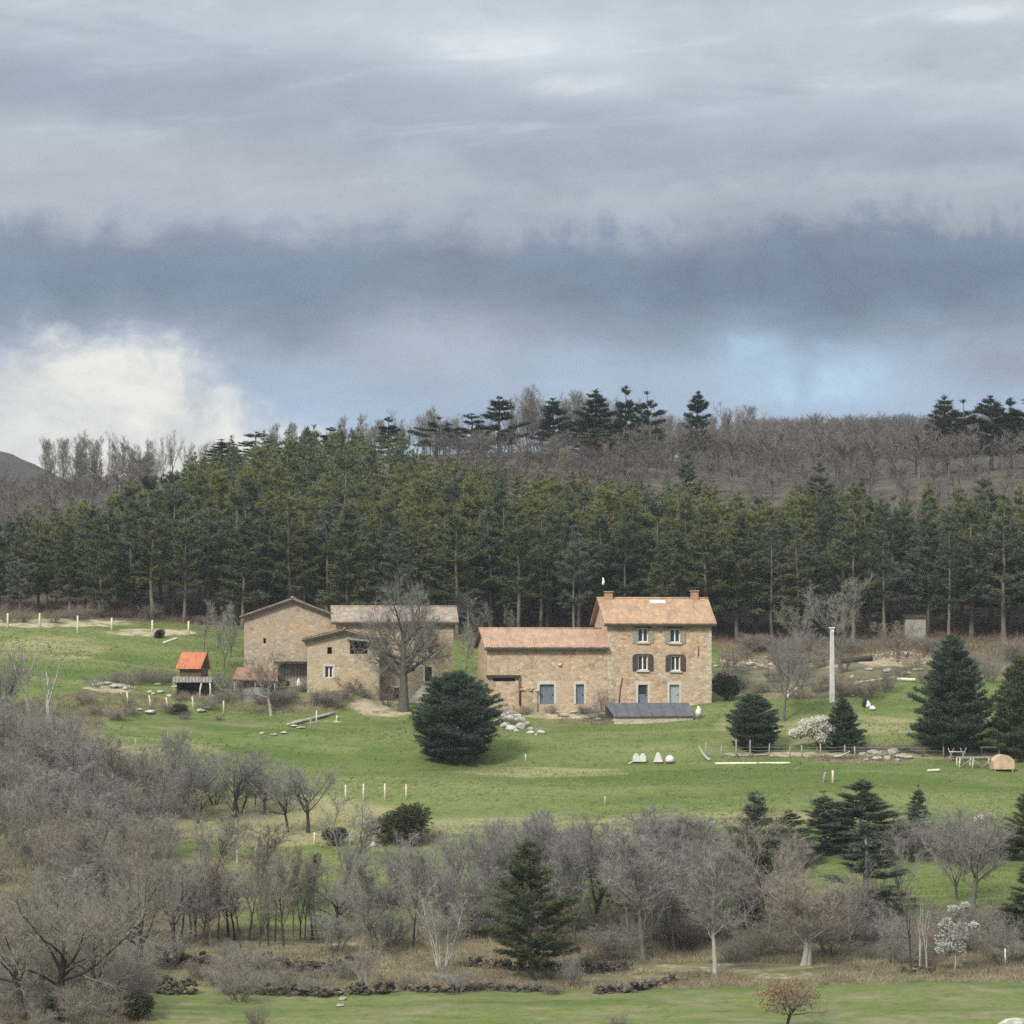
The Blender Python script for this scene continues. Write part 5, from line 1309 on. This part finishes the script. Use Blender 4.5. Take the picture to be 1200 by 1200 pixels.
for u, vb, vt, w, k, c, t, lab in (
    (396, 1100, 1000, 76, 'oak', 'twig_grey', 'bark_dark', 'leafless tree with crooked dark fork past the row of thin trunks'),
    (436, 1122, 1000, 64, 'tall', 'twig_grey', 'bark_grey', 'tall leafless tree beside the crooked dark fork'),
    (428, 1160, 1085, 40, 'coppice', 'twig_pale', 'bark_pale', 'clump of pale stems growing from a mossy stool'),
    (484, 1112, 990, 66, 'tall', 'twig_purple', 'bark_dark', 'dark stemmed leafless tree near the pale coppice'),
    (518, 1138, 1028, 68, 'coppice', 'twig_pale', 'bark_pale', 'many stemmed pale leafless coppice beside the olive pine'),
    (545, 1100, 1010, 60, 'round', 'twig_purple', 'bark_grey', 'greyish leafless tree behind the many stemmed coppice'),
    (512, 1075, 975, 66, 'bush', 'twig_purple', 'bark_dark', 'dark grey shrubby growth at the meadow foot'),
    (540, 1062, 966, 60, 'round', 'twig_purple', 'bark_grey', 'grey round leafless tree against the bright meadow foot'),
    (462, 1060, 985, 60, 'round', 'twig_purple', 'bark_grey', 'grey leafless tree below the olive green bush'),
    (420, 1062, 985, 56, 'round', 'twig_grey', 'bark_grey', 'pale grey leafless tree between dry slope and walls'),
    (585, 1085, 990, 50, 'tall', 'twig_purple', 'bark_grey', 'narrow grey leafless tree touching the olive pine'),
    (664, 1095, 965, 80, 'fork', 'twig_purple', 'bark_dark', 'forked leafless tree behind the olive pine'),
    (680, 1092, 950, 80, 'fork', 'twig_purple', 'bark_grey', 'tall forked leafless tree, first beyond the olive pine'),
    (697, 1090, 948, 76, 'fork', 'twig_red', 'bark_dark', 'tall forked leafless tree, second beyond the olive pine'),
    (716, 1088, 958, 66, 'tall', 'twig_purple', 'bark_grey', 'tall straight leafless tree, third beyond the olive pine'),
    (735, 1092, 975, 66, 'tall', 'twig_purple', 'bark_grey', 'straight leafless tree before the feathery grey one'),
    (754, 1126, 965, 96, 'tall', 'twig_grey', 'bark_grey', 'feathery grey tree with level twigs standing on brown soil'),
    (785, 1090, 975, 76, 'round', 'twig_purple', 'bark_grey', 'rounded grey leafless tree just past the feathery one'),
    (812, 1085, 970, 66, 'oak', 'twig_grey', 'bark_grey', 'spreading leafless tree before the bright meadow gap'),
    (838, 1143, 985, 76, 'tall', 'twig_grey', 'bark_pale', 'leafless tree with curved pale trunk on brown soil'),
    (855, 1085, 985, 60, 'fork', 'twig_grey', 'bark_grey', 'forked leafless tree beside the slender grey green pine'),
    (670, 1158, 1108, 30, 'bush', 'twig_grey', 'bark_dark', 'ivy covered dark stump by the terrace wall'),
    (942, 1131, 1010, 128, 'round', 'twig_red', 'bark_pale', 'wide round leafless tree with reddish twigs and twin pale stems'),
    (948, 1131, 1018, 100, 'round', 'twig_brown', 'bark_pale', 'companion stem leaning against the round reddish tree'),
    (1088, 985, 915, 22, 'pollard', 'twig_pale', 'bark_pale', 'bleached upright trunk rising from the upper hedge'),
    (1138, 1066, 935, 118, 'round', 'twig_grey', 'bark_grey', 'wide leafless tree with thin legs in the meadow strip'),
    (1122, 1055, 965, 66, 'fork', 'twig_grey', 'bark_grey', 'thin leafless tree beside the wide one in the meadow strip'),
    (1067, 1137, 1028, 30, 'pollard', 'twig_grey', 'bark_dark', 'dark leaning pole like trunk by pale twin trunks'),
    (1078, 1136, 1060, 24, 'pollard', 'twig_pale', 'bark_pale', 'pale trunk, the thinner of the pale pair'),
    (1086, 1136, 1052, 26, 'pollard', 'twig_pale', 'bark_pale', 'pale trunk, the thicker of the pale pair beside white blossom'),
    (1045, 1130, 1050, 44, 'coppice', 'twig_grey', 'bark_grey', 'grey arching stems behind the dark leaning pole')):
    px_tree('bare_tree', k, u, vb, vt, lab, w, cat='bare tree', crown=c, trunk=t)
thicket(22, (380, 905), (1050, 1112), (85, 140), ['tall', 'fork', 'round', 'sapling', 'tall'], ['twig_purple', 'twig_grey', 'twig_purple', 'twig_brown'], 'tall leafless tree in the close stand along the foot of the bright meadow', 'close stand of bare trees at the meadow foot', .56, cat='bare tree', name='bare_tree')
thicket(20, (600, 900), (1068, 1118), (95, 150), ['tall', 'fork', 'round', 'sapling', 'coppice'], ['twig_grey', 'twig_purple', 'twig_brown'], 'tall leafless tree between olive pine and slender grey green pine', 'bare trees between the near pines', .56, cat='bare tree', name='bare_tree')
thicket(9, (900, 1060), (1060, 1118), (70, 120), ['tall', 'fork', 'sapling'], ['twig_grey', 'twig_brown', 'twig_red'], 'slim leafless tree mixed among the grey green pines', 'bare trees among the grey green pines', .55, cat='bare tree', name='bare_tree')
thicket(11, (1030, 1200), (1105, 1140), (20, 44), ['bush', 'coppice'], ['twig_brown', 'twig_red', 'twig_grey'], 'rough low scrub around the pale twin trunks and white blossom', 'scrub around the twin trunks', 1.4)
thicket(22, (230, 800), (1140, 1166), (14, 34), ['bush', 'bush', 'coppice'], ['twig_brown', 'twig_grey', 'twig_red'], 'small leafless bush overgrowing the tumbled terrace walls', 'bushes on the terrace walls', 1.5)
thicket(14, (100, 330), (1040, 1110), (80, 130), ['tall', 'fork', 'oak', 'sapling'], ['twig_brown', 'twig_grey', 'twig_red'], 'tall leafless tree crowding behind the thin trunks near the huge oak', 'bare trees behind the thin trunks', .62, cat='bare tree', name='bare_tree')
px_tree('pine_tree', 'near', 622, 1150, 982, 'olive pine with layered boughs, the largest tree in the near belt', 96, cat='pine tree', crown='pine_olive', var=0)
px_tree('pine_tree', 'slim', 885, 1088, 926, 'slender grey green pine with gaps between its boughs', 76, cat='pine tree', crown='pine_grey', var=0)
px_tree('pine_tree', 'near', 927, 1016, 948, 'small dark green pine tucked beside the slender grey green one', 56, cat='pine tree', crown='pine_olive', var=1)
px_tree('pine_tree', 'slim', 966, 1000, 925, 'narrow pale green pine against the meadow, beside the bluish pine', 54, cat='pine tree', crown='pine_grey', var=1)
px_tree('pine_tree', 'near', 1010, 1000, 912, 'bluish green cone shaped pine against the bright meadow', 92, cat='pine tree', crown='pine_blue', var=2)
px_tree('pine_tree', 'slim', 1013, 1092, 960, 'grey green pine with pale trunk below the bluish pine', 92, cat='pine tree', crown='pine_grey', trunk='bark_pale', var=2)
px_tree('pine_tree', 'near', 1208, 1010, 925, 'dark pine at the picture edge by the upper hedge', 60, cat='pine tree', crown='pine_olive', var=0)
px_tree('pine_tree', 'slim', 1204, 1110, 1010, 'dark pine at the picture edge reaching over the meadow strip', 60, cat='pine tree', crown='pine_olive', var=0)
px_tree('pine_tree', 'slim', 1076, 985, 918, 'thin grey green pine standing by a bleached trunk in the hedge', 30, cat='pine tree', crown='pine_grey', var=1)
px_tree('evergreen_bush', 'leafy', 1182, 1008, 985, 'very dark rounded bush at the end of the upper hedge', 28, cat='bush', crown='dark_leaf', trunk='bark_dark')
thicket(26, (1030, 1200), (996, 1014), (30, 60), ['bush', 'bush', 'coppice'], ['twig_grey', 'twig_purple', 'twig_brown'], 'leafless shrub of the hedge along the top of the meadow strip', 'upper hedge of the meadow strip', 1.2, trunk='bark_dark')
thicket(30, (636, 1010), (1085, 1128), (26, 52), ['bush', 'bush', 'coppice'], ['twig_purple', 'twig_red', 'twig_brown'], 'low brown leafless scrub under the trees of the near belt', 'low scrub of the near belt', 1.5)
thicket(24, (1010, 1215), (1095, 1128), (26, 60), ['bush', 'bush', 'coppice'], ['twig_red', 'twig_purple', 'twig_brown'], 'reddish brown leafless scrub along the foot of the meadow strip', 'scrub below the meadow strip', 1.4)
thicket(26, (390, 640), (1060, 1120), (28, 60), ['bush', 'coppice'], ['twig_purple', 'twig_grey'], 'grey leafless scrub between the stone walls and the olive pine', 'grey scrub by the olive pine', 1.2)
thicket(18, (560, 880), (1010, 1060), (40, 80), ['bush', 'round', 'tall'], ['twig_purple', 'twig_grey'], 'grey leafless growth at the lower edge of the bright meadow', 'growth at the meadow foot', 1.0)
thicket(16, (-10, 330), (1120, 1180), (24, 60), ['bush', 'coppice'], ['twig_brown', 'twig_grey'], 'brown leafless scrub among the terrace walls near the huge oak', 'scrub among the terrace walls', 1.2)
thicket(12, (-10, 150), (1060, 1120), (50, 100), ['bush', 'oak', 'coppice'], ['twig_brown', 'twig_grey'], 'brown leafless growth behind the huge spreading oak', 'growth behind the huge oak', 1.0)

# withered-leaf oak sapling at the bottom
e = px_tree('oak_sapling', 'oak', 921, 1206, 1140, 'young oak still carrying orange brown withered leaves', 92, cat='oak sapling', trunk='bark_dark', crown='twig_brown', var=2)
s = hit(921, 1206).y / FPX
lf = Acc(); rr = np.random.default_rng(5); d = norm(rr.normal(size=(520, 3))); q = d * np.array([40, 30, 21]) * s * rr.uniform(.35, 1, (520, 1)) + np.array([0, 0, 40 * s])
lf.blades(q, d, 4, .16, .09, 1.0)
o = obj('withered_leaves', lf.mesh('withered_leaves', M['brown_leaf']), e); o.scale = tuple(1 / k for k in e.scale); o.rotation_euler[2] = -e.rotation_euler[2]
for u, v, w in ((725, 1203, 30), (195 + 390, 1190, 0)):
    if w: px_tree('bare_bush', 'bush', u, v, v - 24, 'low dry russet bush at the bottom edge of the grass', w, cat='bush', crown='twig_red')
px_tree('bare_bush', 'bush', 300, 1204, 1168, 'dry russet bush at the grass edge below the stone walls', 34, cat='bush', crown='twig_red')

# terrace walls of dark mossy stone
def terrace(us, vs, h, label, seed):
    rr = random.Random(seed); m = MB(); c = hit(us[0], vs[0])
    P_ = [hit(u, v) for u, v in zip(us, vs)]
    for a, b in zip(P_[:-1], P_[1:]):
        n = max(2, int((b - a).length / .25))
        for i in range(n):
            q = a.lerp(b, i / n); q.z = gz(q.x, q.y); hh = h * rr.uniform(.55, 1.1); z = -.1
            while z < hh:
                r = rr.choice([.12, .16, .2, .26, .36]); m.rock((q.x - c.x + rr.uniform(-.15, .15), q.y - c.y + rr.uniform(-.3, .3) + .15 * z, q.z - c.z + z), r, rr.random(), .62, 1); z += r * .85
    o = m.build('stone_wall', M['dark_stone']); o.location = c
    return tag(o, label, 'stone wall')
terrace([186, 215, 245, 275, 303], [1130, 1133, 1136, 1137, 1136], .95, 'dark mossy dry stone wall under the thin trunks, upper level', 1)
terrace([308, 335, 365, 400, 425], [1135, 1138, 1139, 1139, 1136], 1.0, 'dark mossy dry stone wall with tumbled gaps beside the coppice stool', 2)
terrace([128, 160, 195, 232], [1158, 1162, 1165, 1166], 1.05, 'dark dry stone wall at the lower level by the green bush', 3)
terrace([262, 300, 340, 380, 420, 462], [1163, 1166, 1167, 1168, 1166, 1164], .75, 'long low tumbled stone wall along the top of the near grass', 4)
terrace([552, 590, 630, 670, 705, 740], [1133, 1136, 1137, 1139, 1140, 1137], .7, 'dark low stone wall under the olive pine', 5)
terrace([700, 738, 765, 792], [1165, 1163, 1157, 1149], .5, 'short mossy stone wall curving beside the brown soil', 6)
terrace([1058, 1076, 1096], [1140, 1141, 1140], .5, 'short dark stone wall at the foot of the twin trunks', 7)
terrace([470, 500, 530, 560, 600, 650], [1161, 1163, 1163, 1160, 1162, 1163], .45, 'low mossy stone wall past the mossy stool on the grass', 8)

# ------------------------------------------------------------------ ground cover: grass tufts, dead bramble and leaf litter
def cover():
    n = 260000
    y = np.sqrt(NR.uniform(184 ** 2, 330 ** 2, n)); u = NR.uniform(-40, 1240, n); x = (u - 600) / FPX * y; z = gz_arr(x, y)
    li, sa, dr, _, v = zones(x, y, z)
    keep = (li < .35) & (sa < .25) & (NR.uniform(size=n) < np.clip(.55 + 1.1 * fbm(x, y * 2.5, 21, 3, 9.0), .2, 1))
    # the buildings' footprints stay clear
    foot = (y > 295) & (y < 312) & (u > 275) & (u < 850)
    keep &= ~foot
    P_ = np.stack([x, y, z], -1)[keep]; a = Acc()
    A_ = np.tile([0, 0, 1.], (len(P_), 1)); a.blades(P_, A_, 4, .11, .05, .9)
    def f(nt):
        p = geo(nt); c = nt.mix(nt.smooth(nt.noise(nt.mapping(p, (.03, .07, .05)), 1, 4, .6), .35, .65), (.15, .215, .066), (.22, .25, .105))
        return nt.mix(nt.smooth(nt.noise(p, .9, 4, .6), .5, .75, 0, .8), c, (.26, .26, .13))
    big = NR.uniform(size=len(P_)) < .02 * np.clip(1 + 3 * fbm(P_[:, 0], P_[:, 1], 33, 3, 12.0), 0, 3); a.blades(P_[big], A_[big], 12, .26, .05, .7)
    tag(obj('grass', a.mesh('grass', material('meadow grass blades', f, .9, .1))), kind='stuff')
    keep = (li > .45) & (sa < .3) & (y < 300) & ~foot
    P_ = np.stack([x, y, z], -1)[keep][:52000]; a = Acc()
    for k in range(3):
        D = norm(NR.normal(0, .8, P_.shape) + np.array([0, 0, .9])); a.spikes(P_ + NR.normal(0, .15, P_.shape) * [1, 1, 0], D, NR.uniform(.15, .6, len(P_)), .018)
    def g(nt):
        return nt.mix(nt.smooth(nt.noise(geo(nt), .5, 4, .6), .35, .65), (.17, .135, .095), (.31, .26, .175))
    tag(obj('undergrowth', a.mesh('undergrowth', material('dead bramble', g, 1, 0))), kind='stuff')
    m = 60000
    y = NR.uniform(318, 345, m); u = NR.uniform(-40, 1240, m); x = (u - 600) / FPX * y; z = gz_arr(x, y); li, sa, dr, _, v = zones(x, y, z)
    keep = (li > .5) & (NR.uniform(size=m) < .4); P_ = np.stack([x, y, z], -1)[keep]; a = Acc()
    for k in range(2):
        D = norm(NR.normal(0, .6, P_.shape) + np.array([0, 0, 1.0])); a.spikes(P_, D, NR.uniform(.2, .9, len(P_)), .025)
    def h(nt): return nt.mix(nt.smooth(nt.noise(geo(nt), .25, 4, .6), .4, .6), (.16, .09, .065), (.17, .14, .10))
    tag(obj('undergrowth', a.mesh('undergrowth', material('dry bracken', h, 1, 0))), kind='stuff')
cover()

# ------------------------------------------------------------------ sky, sun, camera
SUN_EL, SUN_AZ = radians(42), radians(-148)       # behind the camera, to the left; azimuth from +Y clockwise
def sky():
    w = bpy.data.worlds.new('World'); SC.world = w; w.use_nodes = True
    nt = NT(w.node_tree); nt.n.clear()
    out = nt.node('ShaderNodeOutputWorld'); bg = nt.node('ShaderNodeBackground'); nt.l.new(bg.outputs[0], out.inputs[0])
    STR = .1; bg.inputs['Strength'].default_value = STR
    st = nt.node('ShaderNodeTexSky', sky_type='NISHITA'); st.sun_disc = False
    st.sun_elevation = SUN_EL; st.sun_rotation = SUN_AZ; st.air_density = 1.0; st.dust_density = .6
    sep = nt.node('ShaderNodeSeparateXYZ'); nt.l.new(tc(nt, 'Generated'), sep.inputs[0]); X, Y, Z = sep.outputs
    hyp = nt.m('SQRT', nt.add(nt.mul(X, X), nt.mul(Y, Y)))
    e = nt.m('DIVIDE', Z, nt.m('MAXIMUM', hyp, .02))
    a = nt.m('DIVIDE', X, nt.m('MAXIMUM', nt.m('ABSOLUTE', Y), .15))
    px = nt.m('MULTIPLY_ADD', a, 3600.0, 600.0); py = nt.m('MULTIPLY_ADD', e, -3600.0, 760.0)
    py = nt.m('MAXIMUM', py, -2500.0)
    def nz(sx, sy, off, det=6, rough=.55, dist=0.0, tilt=0.0):
        yy = nt.add(nt.mul(py, 1 / sy), nt.mul(px, tilt / sy))
        return nt.sub(nt.noise(nt.vec(nt.mul(px, 1 / sx), yy, off), 1.0, det, rough, dist), .5)
    def gauss(cu, cv, ru, rv, wob=None):
        dx = nt.mul(nt.sub(px, cu), 1 / ru); dy = nt.mul(nt.sub(py, cv), 1 / rv)
        q = nt.add(nt.mul(dx, dx), nt.mul(dy, dy))
        if wob is not None: q = nt.add(q, wob)
        return nt.m('POWER', 2.718, nt.mul(q, -1.0))
    n1 = nz(520, 110, 1.3, 6, .55, .4, .06); n2 = nz(170, 120, 5.1, 7, .6, .3); n3 = nz(75, 60, 8.8, 7, .62, .3); nv = nz(38, 150, 3.7, 5, .55); nb = nz(300, 260, 14.2, 4, .55)
    edge = gauss(600, 262, 5000, 45)
    w_ = nt.add(nt.mul(n1, 60), nt.add(nt.mul(n2, 70), nt.mul(nt.mul(nv, nt.smooth(nz(260, 900, 41.0, 3, .5), -.15, .2, 20, 260)), edge)))
    w_ = nt.add(w_, nt.add(nt.mul(nb, 90), nt.mul(nt.mul(n3, 150), edge)))
    w_ = nt.add(w_, nt.mul(nt.mul(nt.sub(600.0, px), .075), nt.smooth(py, 250, 140)))
    w_ = nt.add(w_, nt.mul(nt.mul(nz(150, 110, 61.0, 5, .6, .5), 190), edge))
    pw = nt.add(py, w_)
    k = lambda v: (v + 300) / 900
    L = lambda *c: lin(c)
    stops = [(k(-200), L(196, 204, 210)), (k(0), L(186, 198, 208)), (k(60), L(190, 202, 211)), (k(110), L(176, 188, 200)), (k(165), L(164, 175, 189)), (k(215), L(177, 187, 197)), (k(250), L(172, 182, 193)), (k(292), L(134, 149, 169)), (k(345), L(124, 140, 162)), (k(395), L(141, 156, 175)), (k(425), L(164, 179, 200)), (k(480), L(168, 186, 208)), (k(560), L(176, 192, 212))]
    c = nt.ramp(nt.mul(nt.add(pw, 300.0), 1 / 900), stops)
    # lighter wisps high up, darker folds
    up = nt.smooth(py, 90, 260, 1, 0)
    wis = nz(210, 40, 21.0, 7, .62, .5, .12)
    c = nt.mix(nt.mul(nt.smooth(wis, .03, .26), nt.mul(up, .5)), c, L(205, 215, 224))
    c = nt.mix(nt.mul(nt.smooth(nz(330, 70, 33.0, 5, .55, .4, -.05), .02, .25), .45), c, L(154, 165, 184))
    for cu, cv, ru, rv, s_ in ((590, 55, 95, 26, .95), (680, 100, 80, 16, .5), (1150, 18, 70, 14, .8), (700, 30, 260, 40, .35)):
        c = nt.mix(nt.mul(gauss(cu, cv, ru, rv, nt.mul(wis, 5.5)), s_), c, L(222, 230, 236))
    c = nt.mix(nt.mul(gauss(150, 210, 330, 55, nt.mul(n2, 2.5)), .45), c, L(186, 193, 200))
    c = nt.mix(nt.mul(gauss(180, 100, 330, 28, nt.mul(n1, 2.5)), .5), c, L(152, 164, 181))
    c = nt.mix(nt.mul(gauss(930, 325, 330, 62, nt.mul(n2, 3.0)), .8), c, L(113, 128, 152))
    c = nt.mix(nt.mul(gauss(250, 335, 300, 45, nt.mul(n2, 3.0)), .5), c, L(122, 138, 160))
    c = nt.mix(nt.mul(gauss(520, 395, 130, 45, nt.mul(n3, 3.5)), .55), c, L(176, 184, 194))
    tex = nt.add(1.0, nt.add(nt.mul(n2, .30), nt.add(nt.mul(n3, .20), nt.mul(wis, .26))))
    c = nt.mix(1.0, c, nt.vec(tex, tex, tex), 'MULTIPLY')
    # blue openings low down
    blue = nt.mix(.45, st.outputs[0], tuple(10 * q for q in L(150, 192, 228)))
    blue = nt.mix(1.0, blue, (.13, .13, .13), 'MULTIPLY')
    m1 = nt.mul(gauss(965, 447, 115, 34, nt.mul(nt.add(n3, n2), 4.2)), .95); m2 = nt.mul(gauss(880, 412, 45, 30, nt.mul(n3, 4.0)), .8); m3 = nt.mul(gauss(400, 478, 130, 30, nt.mul(n2, 2.5)), .5); m4 = nt.mul(gauss(690, 425, 90, 22, nt.mul(n3, 3.0)), .35)
    for mk in (m1, m2, m3, m4): c = nt.mix(mk, c, L(166, 194, 218))
    c = nt.mix(nt.mul(m1, .35), c, blue)
    c = nt.mix(nt.mul(gauss(942, 440, 16, 30, nt.mul(n3, 4.0)), .6), c, L(148, 166, 192))
    c = nt.mix(nt.mul(gauss(1170, 430, 90, 30, nt.mul(n3, 3.0)), .7), c, L(150, 160, 182))
    # bright cumulus low on one side
    dA = nt.mul(nt.sub(nt.sub(330.0, px), nt.mul(nt.sub(500.0, py), 1.0)), 1 / 95); dB = nt.mul(nt.sub(py, 398.0), 1 / 46)
    dm = nt.add(nt.m('SMOOTH_MIN', dA, dB, .8), nt.add(nt.mul(n3, 1.7), nt.mul(n2, 3.0)))
    cm = nt.smooth(dm, -.35, 1.0)
    cc = nt.mix(nt.smooth(nt.add(nt.mul(n3, .6), n2), -.16, .2), L(214, 216, 214), L(242, 241, 234))
    cc = nt.mix(nt.smooth(px, 60, -40, 0, .6), cc, L(190, 200, 208))
    c = nt.mix(nt.mul(cm, .95), c, cc)
    # overcast grows brighter towards the zenith, as real overcast does
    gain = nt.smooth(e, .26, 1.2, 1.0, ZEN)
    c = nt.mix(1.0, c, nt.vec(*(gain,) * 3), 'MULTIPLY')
    c = nt.mix(1.0, c, (10 / 2 ** EXPO,) * 3, 'MULTIPLY')
    c = nt.mix(nt.smooth(Z, -.02, -.12), c, (.5, .5, .45))
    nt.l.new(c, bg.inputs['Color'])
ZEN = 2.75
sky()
sl = bpy.data.lights.new('Sun', 'SUN'); sl.energy = 1.5; sl.angle = radians(11); sl.color = (1, .93, .82)
so = bpy.data.objects.new('Sun', sl); COL.objects.link(so)
d = Vector((sin(SUN_AZ) * cos(SUN_EL), cos(SUN_AZ) * cos(SUN_EL), sin(SUN_EL)))
so.rotation_euler = d.to_track_quat('Z', 'Y').to_euler(); so.location = d * 100

cam = bpy.data.cameras.new('Camera'); cam.sensor_width = 36; cam.lens = 36 * FPX / 1200; cam.shift_y = (HV - 600) / 1200
cam.clip_end = 20000; cam.clip_start = .5
co = bpy.data.objects.new('Camera', cam); COL.objects.link(co); co.rotation_euler = (radians(90), 0, 0); SC.camera = co
SC.view_settings.view_transform = 'Standard'; SC.view_settings.look = 'None'; SC.view_settings.exposure = EXPO; SC.view_settings.gamma = 1
SC.render.engine = 'CYCLES'; SC.cycles.max_bounces = 5; SC.cycles.diffuse_bounces = 3; SC.cycles.use_denoising = False

# ------------------------------------------------------------------ the air over the valley
hz = bpy.data.materials.new('haze'); hz.use_nodes = True
nt = NT(hz.node_tree); nt.n.clear(); out = nt.node('ShaderNodeOutputMaterial'); pv = nt.node('ShaderNodeVolumePrincipled')
pv.inputs['Color'].default_value = (.80, .86, .92, 1); pv.inputs['Density'].default_value = .00011; pv.inputs['Anisotropy'].default_value = .0
nt.l.new(pv.outputs[0], out.inputs['Volume'])
tag(MB().box(-2600, 2600, -420, 1330, -330, 90).build('haze', hz), kind='stuff')
